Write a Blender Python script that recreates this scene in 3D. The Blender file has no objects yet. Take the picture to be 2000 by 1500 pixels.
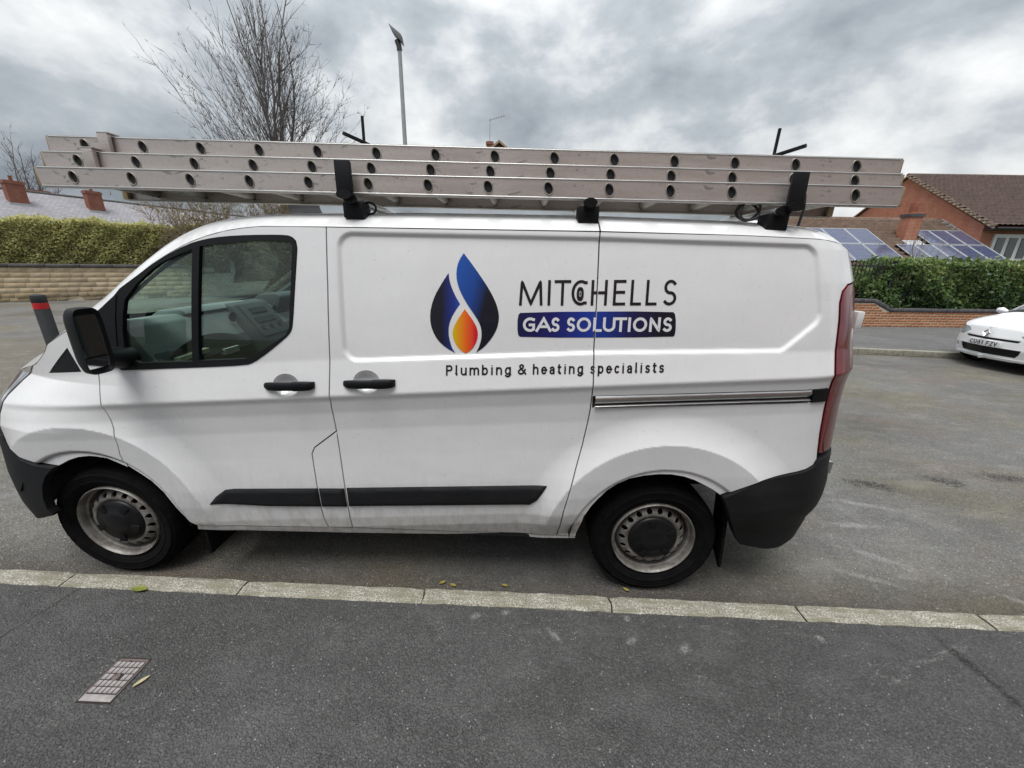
import bpy, math, random
import numpy as np
from mathutils import Matrix, Vector
from mathutils.geometry import delaunay_2d_cdt
SC = bpy.context.scene
COL = SC.collection
# ---------------------------------------------------------------- camera
def cam_axes(yaw, pitch, roll):
    cy, sy, cp, sp = math.cos(yaw), math.sin(yaw), math.cos(pitch), math.sin(pitch)
    fwd = np.array([sy*cp, cy*cp, -sp]); right = np.array([cy, -sy, 0.]); down = np.cross(fwd, right)
    cr, sr = math.cos(roll), math.sin(roll)
    return cr*right + sr*down, -sr*right + cr*down, fwd
CAM_POS = (3.2, -1.644, 1.742)
r_, d_, f_ = cam_axes(*[math.radians(a) for a in (-1.07, 17.75, -1.13)])
cd = bpy.data.cameras.new('camera'); cam = bpy.data.objects.new('camera', cd); COL.objects.link(cam)
cd.sensor_width = 36.0; cd.lens = 741/2000*36; cd.clip_start = .05; cd.clip_end = 900
cam.matrix_world = Matrix(((r_[0], -d_[0], -f_[0], CAM_POS[0]), (r_[1], -d_[1], -f_[1], CAM_POS[1]), (r_[2], -d_[2], -f_[2], CAM_POS[2]), (0, 0, 0, 1)))
SC.camera = cam
SC.view_settings.view_transform = 'Standard'; SC.view_settings.look = 'None'
SC.view_settings.exposure = 1.12; SC.view_settings.gamma = 1.0; SC.view_settings.use_curve_mapping = False
SC.cycles.max_bounces = 6; SC.cycles.transparent_max_bounces = 16; SC.cycles.glossy_bounces = 3; SC.cycles.diffuse_bounces = 3
SC.cycles.caustics_reflective = False; SC.cycles.caustics_refractive = False
# ---------------------------------------------------------------- sky and sun (overcast)
SUN_EL, SUN_AZ = math.radians(71), math.radians(205)      # azimuth measured clockwise from +y
W = bpy.data.worlds.new('World'); SC.world = W; W.use_nodes = True
nt = W.node_tree; N = nt.nodes; L = nt.links
for n in list(N): N.remove(n)
def nd(t, **kw):
    n = N.new(t)
    for k, v in kw.items(): setattr(n, k, v)
    return n
def math_n(op, a, b=None, c=None, clamp=False):
    n = nd('ShaderNodeMath', operation=op, use_clamp=clamp)
    for i, v in enumerate((a, b, c)):
        if v is None: continue
        if isinstance(v, (int, float)): n.inputs[i].default_value = v
        else: L.new(v, n.inputs[i])
    return n.outputs[0]
out = nd('ShaderNodeOutputWorld'); tc = nd('ShaderNodeTexCoord')
sky = nd('ShaderNodeTexSky', sky_type='NISHITA', sun_disc=False, sun_elevation=SUN_EL, sun_rotation=SUN_AZ)
bg1 = nd('ShaderNodeBackground'); bg1.inputs['Strength'].default_value = .06; L.new(sky.outputs[0], bg1.inputs['Color'])
sep = nd('ShaderNodeSeparateXYZ'); L.new(tc.outputs['Generated'], sep.inputs[0])
zz = math_n('MAXIMUM', sep.outputs[2], 0.0)
cmb = nd('ShaderNodeCombineXYZ'); L.new(sep.outputs[0], cmb.inputs[0]); L.new(sep.outputs[1], cmb.inputs[1]); L.new(math_n('MULTIPLY', zz, 1.7), cmb.inputs[2])
def noise(scale, detail, rough, dist, off):
    m = nd('ShaderNodeMapping'); L.new(cmb.outputs[0], m.inputs[0]); m.inputs['Location'].default_value = off; m.inputs['Scale'].default_value = (1, 1, 1)
    n = nd('ShaderNodeTexNoise'); L.new(m.outputs[0], n.inputs['Vector'])
    n.inputs['Scale'].default_value = scale; n.inputs['Detail'].default_value = detail; n.inputs['Roughness'].default_value = rough; n.inputs['Distortion'].default_value = dist
    return n.outputs['Fac']
n1 = noise(2.2, 10, .52, .12, (3.1, 1.1, 0)); n2 = noise(5.6, 10, .56, .15, (7.3, 4.1, 3.1))
nm = math_n('ADD', math_n('MULTIPLY', n1, .60), math_n('MULTIPLY', n2, .40))
rp = nd('ShaderNodeValToRGB'); L.new(nm, rp.inputs[0])
els = rp.color_ramp.elements
els[0].position = .37; els[0].color = (.26, .295, .335, 1); els[1].position = .63; els[1].color = (.90, .91, .905, 1)
for p, c in ((.44, (.37, .405, .44)), (.50, (.48, .52, .555)), (.555, (.68, .705, .72))):
    e = els.new(p); e.color = (*c, 1)
ce = math_n('MULTIPLY_ADD', zz, .70, .74)                       # an overcast sky brightens towards the zenith
vm = nd('ShaderNodeVectorMath', operation='SCALE'); L.new(rp.outputs[0], vm.inputs[0]); L.new(ce, vm.inputs['Scale'])
bg2 = nd('ShaderNodeBackground'); L.new(vm.outputs[0], bg2.inputs['Color']); bg2.inputs['Strength'].default_value = .56
mx = nd('ShaderNodeMixShader'); mx.inputs[0].default_value = .96; L.new(bg1.outputs[0], mx.inputs[1]); L.new(bg2.outputs[0], mx.inputs[2]); L.new(mx.outputs[0], out.inputs[0])
sd = bpy.data.lights.new('sun', 'SUN'); sd.energy = 1.5; sd.angle = math.radians(34); sd.color = (1.0, .98, .955)
sun = bpy.data.objects.new('sun', sd); COL.objects.link(sun)
sv = Vector((math.sin(SUN_AZ)*math.cos(SUN_EL), math.cos(SUN_AZ)*math.cos(SUN_EL), math.sin(SUN_EL)))
sun.rotation_euler = sv.to_track_quat('Z', 'Y').to_euler(); sun.location = (0, -20, 30)
# ---------------------------------------------------------------- material helpers
MATS = {}
class NB:
    """small node-graph builder"""
    def __init__(s, m): s.t = m.node_tree; s.n = s.t.nodes; s.l = s.t.links; s.b = s.n['Principled BSDF']
    def new(s, t, ins=None, **kw):
        n = s.n.new(t)
        for k, v in kw.items(): setattr(n, k, v)
        for k, v in (ins or {}).items(): s.put(n.inputs[k], v)
        return n
    def put(s, sock, v):
        if hasattr(v, 'is_output'): s.l.new(v, sock)
        else: sock.default_value = v
    def math(s, op, a, b=0., c=0., clamp=False):
        n = s.new('ShaderNodeMath', {0: a, 1: b, 2: c}, operation=op, use_clamp=clamp); return n.outputs[0]
    def co(s): return s.new('ShaderNodeTexCoord').outputs['Object']
    def map(s, v, scale=(1, 1, 1), loc=(0, 0, 0), rot=(0, 0, 0)):
        return s.new('ShaderNodeMapping', {0: v, 'Scale': scale, 'Location': loc, 'Rotation': rot}).outputs[0]
    def noise(s, v, scale, detail=4., rough=.55, dist=0.):
        return s.new('ShaderNodeTexNoise', {'Vector': v, 'Scale': scale, 'Detail': detail, 'Roughness': rough, 'Distortion': dist}).outputs['Fac']
    def ramp(s, f, stops):
        n = s.new('ShaderNodeValToRGB', {0: f}); e = n.color_ramp.elements
        e[0].position, e[0].color = stops[0][0], (*stops[0][1], 1); e[1].position, e[1].color = stops[-1][0], (*stops[-1][1], 1)
        for p, c in stops[1:-1]: x = e.new(p); x.color = (*c, 1)
        return n.outputs[0]
    def rng(s, f, a, b, c=0., d=1.): return s.new('ShaderNodeMapRange', {0: f, 1: a, 2: b, 3: c, 4: d}).outputs[0]
    def mix(s, f, a, b, mode='MIX'):
        n = s.new('ShaderNodeMix', data_type='RGBA', blend_type=mode)
        s.put(n.inputs[0], f); s.put(n.inputs[6], a if hasattr(a, 'is_output') else (*a, 1)); s.put(n.inputs[7], b if hasattr(b, 'is_output') else (*b, 1)); return n.outputs[2]
    def bump(s, h, strength=.3, dist=.01): 
        n = s.new('ShaderNodeBump', {'Height': h, 'Strength': strength, 'Distance': dist}); s.l.new(n.outputs[0], s.b.inputs['Normal'])
    def set(s, **kw):
        for k, v in kw.items():
            k = k.replace('_', ' ')
            if k == 'Base Color' and not hasattr(v, 'is_output'): v = (*v, 1)
            s.put(s.b.inputs[k], v)
def material(name):
    m = bpy.data.materials.new(name); m.use_nodes = True; MATS[name] = m; return m, NB(m)
def simple(name, col, rough=.5, metal=0., var=.12, scale=8., bump=0., bscale=60., coat=0., spec=.5):
    """plain surface with a little uneven tone, roughness and relief"""
    m, b = material(name); c = b.co(); n = b.noise(c, scale, 6, .6)
    lo = tuple(max(0, x*(1-var)) for x in col); hi = tuple(min(1, x*(1+var)) for x in col)
    b.set(Base_Color=b.ramp(n, [(.3, lo), (.7, hi)]), Metallic=metal, Roughness=b.rng(n, .3, .7, max(.02, rough-.06), min(1, rough+.06)), Coat_Weight=coat, Specular_IOR_Level=spec)
    if bump: b.bump(b.noise(c, bscale, 5, .6), bump, .004)
    return m
# ---------------------------------------------------------------- mesh helpers
def link(name, me, parent=None, mat=None, kind=None):
    if mat is not None:
        me.materials.clear(); me.materials.append(MATS[mat] if isinstance(mat, str) else mat)
    o = bpy.data.objects.new(name, me); COL.objects.link(o)
    if parent is not None: o.parent = parent
    if kind: o['kind'] = kind
    return o
def thing(name, label, cat, loc=(0, 0, 0), rotz=0., group=None):
    o = bpy.data.objects.new(name, None); COL.objects.link(o); o.location = loc; o.rotation_euler = (0, 0, rotz); o.empty_display_size = .2
    return tag(o, label, cat, group)
def tag(o, label, cat, group=None):
    o['label'] = label; o['category'] = cat
    if group: o['group'] = group
    return o
def smooth(me, ang=35):
    me.polygons.foreach_set('use_smooth', [True]*len(me.polygons)); me.set_sharp_from_angle(angle=math.radians(ang)); me.update()
class MB:
    def __init__(s): s.v = []; s.f = []
    def add(s, vs, fs):
        k = len(s.v); s.v += [tuple(map(float, p)) for p in vs]; s.f += [tuple(i+k for i in f) for f in fs]; return s
    def box(s, x0, x1, y0, y1, z0, z1, M=None):
        vs = [(x, y, z) for z in (z0, z1) for y in (y0, y1) for x in (x0, x1)]
        if M is not None: vs = [tuple(M @ Vector(p)) for p in vs]
        return s.add(vs, [(0, 2, 3, 1), (4, 5, 7, 6), (0, 1, 5, 4), (2, 6, 7, 3), (0, 4, 6, 2), (1, 3, 7, 5)])
    def tube(s, pts, r, n=8, cap=True, flat=1.0):
        pts = [Vector(p) for p in pts]; rs = r if isinstance(r, (list, tuple)) else [r]*len(pts); rings = []; prev = None
        for i, p in enumerate(pts):
            t = (pts[min(i+1, len(pts)-1)] - pts[max(i-1, 0)]).normalized()
            a = prev if prev is not None else (Vector((0, 0, 1)) if abs(t.z) < .9 else Vector((1, 0, 0)))
            u = (a - t*a.dot(t)).normalized(); w = t.cross(u); prev = u
            rings.append([p + (u*math.cos(2*math.pi*k/n)*rs[i]*flat + w*math.sin(2*math.pi*k/n)*rs[i]) for k in range(n)])
        k = len(s.v); s.v += [tuple(q) for R in rings for q in R]
        for i in range(len(pts)-1):
            for j in range(n): a, b = k+i*n+j, k+i*n+(j+1) % n; s.f.append((a, b, b+n, a+n))
        if cap: s.f.append(tuple(k+j for j in reversed(range(n)))); s.f.append(tuple(k+(len(pts)-1)*n+j for j in range(n)))
        return s
    def lathe(s, prof, n=48, axis='y', c=(0, 0, 0)):
        """prof: list of (r, h); revolved about the axis through c"""
        k = len(s.v); m = len(prof)
        for j in range(n):
            a = 2*math.pi*j/n; ca, sa = math.cos(a), math.sin(a)
            for r, h in prof:
                p = (r*ca, h, r*sa) if axis == 'y' else (r*ca, r*sa, h) if axis == 'z' else (h, r*ca, r*sa)
                s.v.append((p[0]+c[0], p[1]+c[1], p[2]+c[2]))
        for j in range(n):
            for i in range(m-1):
                a, b = k+j*m+i, k+((j+1) % n)*m+i; s.f.append((a, a+1, b+1, b))
        return s
    def prism(s, poly, a0, a1, axis='y'):
        """poly in the plane across axis, extruded from a0 to a1"""
        f = {'y': lambda p, h: (p[0], h, p[1]), 'z': lambda p, h: (p[0], p[1], h), 'x': lambda p, h: (h, p[0], p[1])}[axis]
        n = len(poly); k = len(s.v); s.v += [f(p, a0) for p in poly] + [f(p, a1) for p in poly]
        s.f += [tuple(k+i for i in range(n)), tuple(k+n+i for i in reversed(range(n)))] + [(k+i, k+n+i, k+n+(i+1) % n, k+(i+1) % n) for i in range(n)]
        return s
    def grid(s, fn, us, ws, flip=False):
        k = len(s.v); m = len(ws); s.v += [tuple(map(float, fn(u, w))) for u in us for w in ws]
        for i in range(len(us)-1):
            for j in range(m-1):
                q = (k+i*m+j, k+(i+1)*m+j, k+(i+1)*m+j+1, k+i*m+j+1); s.f.append(q[::-1] if flip else q)
        return s
    def mesh(s, name, sm=None, recalc=False):
        me = bpy.data.meshes.new(name); me.from_pydata(s.v, [], s.f)
        if recalc:
            import bmesh
            bm = bmesh.new(); bm.from_mesh(me); bmesh.ops.recalc_face_normals(bm, faces=bm.faces); bm.to_mesh(me); bm.free()
        me.validate(); me.update()
        if sm: smooth(me, sm)
        return me
    def build(s, name, mat, parent=None, sm=None, bevel=0., kind=None, recalc=True, seg=2):
        me = s.mesh(name, None, recalc)
        if bevel:
            import bmesh
            bm = bmesh.new(); bm.from_mesh(me); ed = [e for e in bm.edges if len(e.link_faces) == 2 and e.calc_face_angle(0) > .5]
            bmesh.ops.bevel(bm, geom=ed, offset=bevel, segments=seg, profile=.6, affect='EDGES'); bm.to_mesh(me); bm.free(); me.update()
        if sm or bevel: smooth(me, sm or 50)
        return link(name, me, parent, mat, kind)
def np_mesh(name, V, F, attr=None):
    """big mesh from arrays; F is (n,3) or (n,4); attr: per-face float"""
    me = bpy.data.meshes.new(name); V = np.asarray(V, np.float32); F = np.asarray(F, np.int32); k = F.shape[1]
    me.vertices.add(len(V)); me.vertices.foreach_set('co', V.ravel()); me.loops.add(F.size); me.loops.foreach_set('vertex_index', F.ravel())
    me.polygons.add(len(F)); me.polygons.foreach_set('loop_start', np.arange(len(F), dtype=np.int32)*k); me.update(calc_edges=True)
    if attr is not None:
        a = me.attributes.new('tone', 'FLOAT', 'FACE'); a.data.foreach_set('value', np.asarray(attr, np.float32))
    return me
def copy_tree(o, parent=None):
    c = o.copy(); COL.objects.link(c); c.parent = parent
    for ch in list(o.children): copy_tree(ch, c)
    return c
# ---------------------------------------------------------------- materials
def tarmac(name, base, tint, speck=.5, stains=0., spots=(), rough=.85, patch=(), grit=135., dark=(), gutter=False):
    """rolled asphalt: chips of stone of many tones in dark binder, worn, stained and patched"""
    m, b = material(name); c = b.co(); k = base; T = lambda f: tuple(min(1, k*f*t) for t in tint)
    vo = b.new('ShaderNodeTexVoronoi', {'Vector': c, 'Scale': grit}, feature='F1'); rnd = b.new('ShaderNodeSeparateColor', {0: vo.outputs['Color']})
    ed = b.rng(vo.outputs['Distance'], .75, .25, 0., .3); ns = b.noise(c, 9., 6, .75)
    g = b.noise(c, 210, 3, .7); big = b.noise(c, .8, 6, .62); mid = b.noise(b.map(c, (2.5, 5, 3)), 1., 7, .68); cl = b.noise(c, 11, 5, .65)
    col = b.ramp(rnd.outputs[0], [(0., T(.62)), (.45, T(.95)), (.8, T(1.25)), (1., T(1.6))])
    col = b.mix(b.rng(ed, .16, .02, 0, .42), col, T(.40)); col = b.mix(b.rng(g, .36, .66, 0, .55), col, T(1.6))
    st = b.math('MULTIPLY', b.math('LESS_THAN', vo.outputs['Distance'], .36), b.math('GREATER_THAN', rnd.outputs[1], .983))
    col = b.mix(b.math('MULTIPLY', st, speck), col, T(4.4))
    col = b.mix(b.rng(big, .32, .70, 0, .62), col, b.mix(1., col, (.66, .65, .64), 'MULTIPLY')); col = b.mix(b.rng(cl, .45, .7, 0, .35), col, b.mix(1., col, (.6, .6, .6), 'MULTIPLY')); col = b.mix(b.rng(mid, .50, .75, 0, .40), col, T(2.0))
    for pc, sc_, lo, hi, amt in patch: col = b.mix(b.math('MULTIPLY', b.rng(b.noise(b.map(c, (1, 1.7, 1), loc=(sc_*3.1, lo*7, 0)), sc_, 6, .6), lo, hi), amt), col, b.mix(1., col, pc, 'MULTIPLY'))
    if stains:                                                   # pale dried scuffs, drawn out along the street
        s1 = b.noise(b.map(c, (1.6, 5.5, 1), rot=(0, 0, .35)), 1.5, 8, .74, .8); col = b.mix(b.math('MULTIPLY', b.rng(s1, .60, .73), b.rng(rnd.outputs[2], .2, .8, .05, stains)), col, (.52, .51, .48))
    for sp_, pcol, mx_ in ((spots, (.46, .455, .44), .50), (dark, (.03, .029, .029), 1.3)):
        for x, y, rx, ry, a in sp_:
            d0 = b.new('ShaderNodeVectorMath', {0: c, 1: (x, y, 0)}, operation='SUBTRACT').outputs[0]; d0 = b.map(b.map(d0, (1, 1, 0), rot=(0, 0, a)), (1/rx, 1/ry, 0))
            d = b.new('ShaderNodeVectorMath', {0: d0}, operation='LENGTH').outputs['Value']; d = b.math('ADD', d, b.math('MULTIPLY', b.math('SUBTRACT', ns, .5), 2.6))
            col = b.mix(b.math('MULTIPLY', b.rng(d, 1.0, .2), b.rng(rnd.outputs[2], .1, .8, .08, mx_)), col, pcol)
    if gutter:                                                   # silt and grime collected along the kerb
        sy_ = b.new('ShaderNodeSeparateXYZ', {0: c}); yk = b.math('ADD', sy_.outputs[1], b.math('MULTIPLY', sy_.outputs[0], .0128))
        col = b.mix(b.math('MULTIPLY', b.rng(b.math('ADD', yk, b.math('MULTIPLY', b.math('SUBTRACT', ns, .5), .35)), .34, -.02), b.rng(ns, .3, .6, .55, .95)), col, b.mix(1., col, (.42, .36, .30), 'MULTIPLY'))
    b.set(Base_Color=col, Roughness=rough, Specular_IOR_Level=.3)
    b.bump(b.math('ADD', b.rng(ed, 0., .2), b.math('MULTIPLY', g, .5)), .8, .007)
    return m
tarmac('pavement_tarmac', .086, (1.0, 1.0, .985), .8, .3, [(3.395, -.335, .06, .022, .9), (3.74, -.345, .035, .02, -.6), (3.97, -.375, .045, .025, -.8), (3.17, -.22, .03, .02, -.5), (3.75, -.235, .025, .02, -.7), (3.02, -.245, .03, .02, -.5), (4.62, -.30, .02, .02, 0)], dark=[(5.19, -.42, .03, .26, -.1)])
tarmac('road_tarmac', .172, (1.0, .985, .94), .8, .45, patch=[((1.05, 1.0, .80), .55, .45, .65, .9), ((1.12, .96, .88), .9, .52, .68, .8), ((.70, .70, .72), .42, .50, .66, .85)], grit=120., gutter=True, dark=[(6.92, 1.33, .20, .10, .3), (7.55, 1.42, .32, .11, .1), (6.22, 1.24, .24, .10, .2)], spots=[(5.62, .69, .26, .04, .0), (5.5, .38, .24, .035, .5), (5.9, .95, .3, .04, .3), (6.0, .08, .09, .03, .6), (5.3, .20, .2, .03, .4)])
tarmac('far_pavement_tarmac', .16, (1.0, 1.0, .98), .3, .3)
tarmac('island_tarmac', .18, (1.05, .96, .80), .4, .5)
# kerb stone: pale weathered concrete with exposed grit and lichen
m, b = material('kerb_stone'); c = b.co(); n = b.noise(c, 14, 8, .7); g = b.noise(c, 130, 4, .7); s = b.noise(b.map(c, (2, 20, 20)), 2.2, 6, .65)
col = b.ramp(n, [(.3, (.25, .235, .19)), (.5, (.43, .415, .36)), (.7, (.58, .565, .51))]); col = b.mix(b.rng(g, .42, .56, 0, .85), col, (.13, .12, .085)); col = b.mix(b.rng(s, .47, .62, 0, .8), col, (.19, .18, .125))
b.set(Base_Color=col, Roughness=.9, Specular_IOR_Level=.25); b.bump(b.math('ADD', n, g), .6, .006)
# van paint: white, slightly road-dirty towards the sills
m, b = material('white_paint'); c = b.co(); n = b.noise(c, 3.2, 6, .6); g = b.noise(b.map(c, (9, 9, 3)), 3, 7, .7)
sp = b.new('ShaderNodeSeparateXYZ', {0: c}); low = b.rng(sp.outputs[2], .75, .33, 0, 1)
col = b.ramp(n, [(.3, (.735, .737, .742)), (.7, (.775, .777, .78))]); dirt = b.math('MULTIPLY', b.rng(g, .42, .72, .08, .6), b.math('ADD', b.math('MULTIPLY', low, 1.05), .10))
col = b.mix(dirt, col, (.33, .29, .24)); fleck = b.noise(c, 75, 2, .5); col = b.mix(b.math('MULTIPLY', b.rng(fleck, .70, .78), .35), col, (.2, .17, .14))
b.set(Base_Color=col, Roughness=b.rng(g, .35, .7, .26, .44), Coat_Weight=.8, Coat_Roughness=.05, Specular_IOR_Level=.5); b.bump(b.noise(b.map(c, (1, 1, 1.6)), 3.2, 2, .5), .05, .06)
m, b = material('car_paint'); b.set(Base_Color=(.80, .81, .82), Roughness=.3, Coat_Weight=.6, Coat_Roughness=.06)
simple('shut_gap', (.035, .035, .037), .8)  # shade of the panel gaps and their black seals, put into one dark colour
simple('black_plastic', (.0055, .006, .0075), .52, var=.2, bump=.12, bscale=320, spec=.25)
simple('dark_trim', (.007, .007, .008), .4, var=.2, spec=.3)
m, b = material('bumper_plastic'); c = b.co(); n = b.noise(c, 5, 7, .65); g = b.noise(c, 60, 6, .7); col = b.ramp(n, [(.3, (.007, .0075, .009)), (.7, (.013, .0135, .015))]); col = b.mix(b.rng(g, .58, .78, 0, .25), col, (.08, .075, .07))
b.set(Base_Color=col, Roughness=b.rng(n, .3, .7, .55, .7), Specular_IOR_Level=.25); b.bump(b.noise(c, 260, 3, .6), .12, .003)
m, b = material('tyre_rubber'); c = b.co(); n = b.noise(c, 22, 7, .7); b.set(Base_Color=b.ramp(n, [(.35, (.0025, .0025, .003)), (.75, (.008, .008, .0085))]), Roughness=.85, Specular_IOR_Level=.12); b.bump(b.noise(c, 120, 3, .6), .2, .003)
m, b = material('wheel_steel'); c = b.co(); n = b.noise(c, 14, 8, .7); g = b.noise(c, 60, 5, .7)
col = b.ramp(n, [(.35, (.115, .10, .085)), (.55, (.25, .238, .222)), (.7, (.33, .325, .315))]); col = b.mix(b.rng(g, .56, .72, 0, .75), col, (.13, .065, .03))
b.set(Base_Color=col, Roughness=.5, Metallic=.35); b.bump(g, .2, .003)
simple('under_dark', (.007, .007, .007), .9)
m, b = material('chrome_rail'); c = b.co(); n = b.noise(b.map(c, (2, 60, 60)), 4, 5, .6); b.set(Base_Color=b.ramp(n, [(.3, (.40, .385, .37)), (.7, (.62, .61, .60))]), Metallic=.9, Roughness=.24)
simple('tail_red', (.15, .003, .008), .15, var=.15, coat=.5)
m, b = material('tail_clear'); c = b.co(); w = b.noise(b.map(c, (30, 30, 4)), 2.2, 4, .6)
b.set(Base_Color=b.ramp(w, [(.3, (.085, .004, .008)), (.7, (.15, .02, .03))]), Roughness=.2, Coat_Weight=.2, Coat_Roughness=.05)
m, b = material('head_lens'); c = b.co(); n = b.noise(c, 9, 4, .6); b.set(Base_Color=b.ramp(n, [(.35, (.03, .032, .035)), (.55, (.22, .23, .24)), (.7, (.55, .56, .57))]), Roughness=.08, Coat_Weight=1., Coat_Roughness=.02)
def glass(name, tint, f0=.06, rough=.0):
    m = bpy.data.materials.new(name); m.use_nodes = True; MATS[name] = m; t = m.node_tree
    for n in list(t.nodes): t.nodes.remove(n)
    o = t.nodes.new('ShaderNodeOutputMaterial'); tr = t.nodes.new('ShaderNodeBsdfTransparent'); tr.inputs[0].default_value = (*tint, 1)
    gl = t.nodes.new('ShaderNodeBsdfGlossy'); gl.inputs[0].default_value = (.95, .97, .96, 1); gl.inputs['Roughness'].default_value = rough
    ge = t.nodes.new('ShaderNodeNewGeometry'); dt = t.nodes.new('ShaderNodeVectorMath'); dt.operation = 'DOT_PRODUCT'; t.links.new(ge.outputs['Normal'], dt.inputs[0]); t.links.new(ge.outputs['Incoming'], dt.inputs[1])
    def mth(op, a, b):                                            # Schlick reflectance of a thin pane, the same from both sides
        n = t.nodes.new('ShaderNodeMath'); n.operation = op
        for i, v in enumerate((a, b)):
            if isinstance(v, (int, float)): n.inputs[i].default_value = v
            else: t.links.new(v, n.inputs[i])
        return n.outputs[0]
    fr = mth('ADD', mth('MULTIPLY', mth('POWER', mth('SUBTRACT', 1., mth('ABSOLUTE', dt.outputs['Value'], 0.)), 5.), 1-f0), f0); mx = t.nodes.new('ShaderNodeMixShader')
    t.links.new(fr, mx.inputs[0]); t.links.new(tr.outputs[0], mx.inputs[1]); t.links.new(gl.outputs[0], mx.inputs[2]); t.links.new(mx.outputs[0], o.inputs[0])
    return m
glass('window_glass', (.67, .83, .76)); glass('screen_glass', (.84, .95, .91))
simple('mirror_glass', (.85, .87, .88), .03, 1., var=.02)
simple('cabin_grey', (.065, .07, .072), .6, var=.12, bump=.15, bscale=220)
simple('cabin_light', (.27, .285, .285), .55, var=.08)
simple('cabin_dark', (.022, .023, .025), .6)
simple('seat_cloth', (.045, .046, .05), .9, bump=.3, bscale=260)
simple('paper', (.62, .60, .42), .8); simple('paper_white', (.65, .65, .63), .8)
# vinyl graphics
simple('vinyl_black', (.012, .012, .014), .35, var=.1)
simple('vinyl_white', (.70, .70, .72), .4, var=.03)
simple('vinyl_grey', (.35, .35, .36), .4, var=.05)
def grad(name, stops, x0, x1, z0=0., z1=0., mixz=None):
    m, b = material(name); sp = b.new('ShaderNodeSeparateXYZ', {0: b.co()})
    f = b.rng(sp.outputs[0], x0, x1)
    if mixz is not None: f = b.math('ADD', b.math('MULTIPLY', f, 1-mixz), b.math('MULTIPLY', b.rng(sp.outputs[2], z0, z1), mixz))
    b.set(Base_Color=b.ramp(f, stops), Roughness=.32, Coat_Weight=.3); return m
NAVY, BLUE, INK = (.008, .010, .055), (.010, .055, .32), (.006, .008, .016)
grad('vinyl_banner', [(0., NAVY), (.22, (.010, .012, .12)), (.48, (.008, .04, .30)), (.72, (.010, .012, .07)), (.9, INK)], 3.19, 3.89)
grad('vinyl_flame_tall', [(.05, (.012, .085, .38)), (.38, (.010, .055, .27)), (.60, INK), (.8, INK)], 2.91, 3.11, 1.78, 1.36, .35)
grad('vinyl_flame_short', [(.0, INK), (.40, INK), (.8, (.012, .03, .22)), (1., (.012, .075, .36))], 2.79, 2.93)
grad('vinyl_drop', [(.05, (.66, .42, .006)), (.5, (.80, .14, .012)), (.9, (.62, .008, .02))], 2.895, 3.01)
# ladder aluminium, base tinted brown in place of the brick reflected in it
m, b = material('ladder_aluminium'); c = b.co(); n = b.noise(b.map(c, (1.2, 8, 8)), 3.5, 8, .68); g = b.noise(c, 48, 7, .75); sc = b.noise(b.map(c, (6.0, 16, 16), rot=(0, .5, 0)), 1.7, 5, .62, 1.6)
col = b.ramp(n, [(.25, (.49, .435, .405)), (.55, (.56, .505, .475)), (.8, (.61, .57, .545))]); col = b.mix(b.rng(g, .55, .75, 0, .55), col, (.16, .15, .14)); col = b.mix(b.rng(sc, .60, .66, 0, .6), col, (.14, .135, .13))
b.set(Base_Color=col, Metallic=.5, Roughness=b.rng(n, .3, .7, .36, .48)); b.bump(g, .12, .002)
m, b = material('ladder_under'); c = b.co(); n = b.noise(b.map(c, (2, 9, 9)), 5, 7, .7); b.set(Base_Color=b.ramp(n, [(.35, (.20, .185, .15)), (.7, (.40, .38, .33))]), Metallic=.35, Roughness=.55)
simple('end_plug', (.33, .25, .13), .75, var=.3); simple('bore_shade', (.018, .019, .024), .8)
simple('bar_aluminium', (.48, .485, .475), .38, .6, var=.12); simple('rope', (.03, .03, .033), .85); simple('tube_grey', (.40, .44, .47), .45, .1, var=.1); simple('lamp_grey', (.34, .355, .36), .5, .3, var=.1); simple('lamp_dark', (.05, .052, .055), .5)
# masonry and roofs
def bricky(name, c1, c2, mortar, w=.225, h=.075, swap='xy', bump=.4):
    m, b = material(name); c = b.co(); s = b.new('ShaderNodeSeparateXYZ', {0: c})
    u = s.outputs[0] if swap == 'x' else s.outputs[1] if swap == 'y' else b.math('ADD', s.outputs[0], s.outputs[1])
    v = b.new('ShaderNodeCombineXYZ', {0: u, 1: s.outputs[2], 2: 0.}).outputs[0]
    br = b.new('ShaderNodeTexBrick', {'Vector': v, 'Color1': (*c1, 1), 'Color2': (*c2, 1), 'Mortar': (*mortar, 1), 'Scale': 1., 'Mortar Size': .011, 'Mortar Smooth': .2, 'Bias': -.1, 'Brick Width': w, 'Row Height': h})
    n = b.noise(c, 2.2, 7, .65); col = b.mix(b.rng(n, .3, .7, .55, 0.), br.outputs['Color'], tuple(x*.55 for x in c1)); b.set(Base_Color=col, Roughness=.9, Specular_IOR_Level=.2)
    b.bump(b.math('SUBTRACT', b.noise(c, 60, 4, .6), br.outputs['Fac']), bump, .006); return m
bricky('house_brick', (.52, .18, .105), (.45, .145, .085), (.52, .38, .30))
bricky('red_brick_far', (.30, .10, .065), (.24, .08, .055), (.28, .2, .16))
def piece(name, cols, scale=9., bump=.4, bscale=50., rough=.92):
    """masonry piece: tone varies from piece to piece by object and within the piece"""
    m, b = material(name); c = b.co(); oi = b.new('ShaderNodeObjectInfo').outputs['Random']; n = b.noise(c, scale, 7, .68)
    k = len(cols); base = b.ramp(oi, [(i/(k-1), q) for i, q in enumerate(cols)]); base = b.mix(b.rng(n, .35, .68, 0, .6), base, b.mix(1., base, (.52, .50, .46), 'MULTIPLY')); b.set(Base_Color=base, Roughness=rough, Specular_IOR_Level=.2)
    b.bump(b.noise(c, bscale, 6, .65), bump, .008); return m
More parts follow.
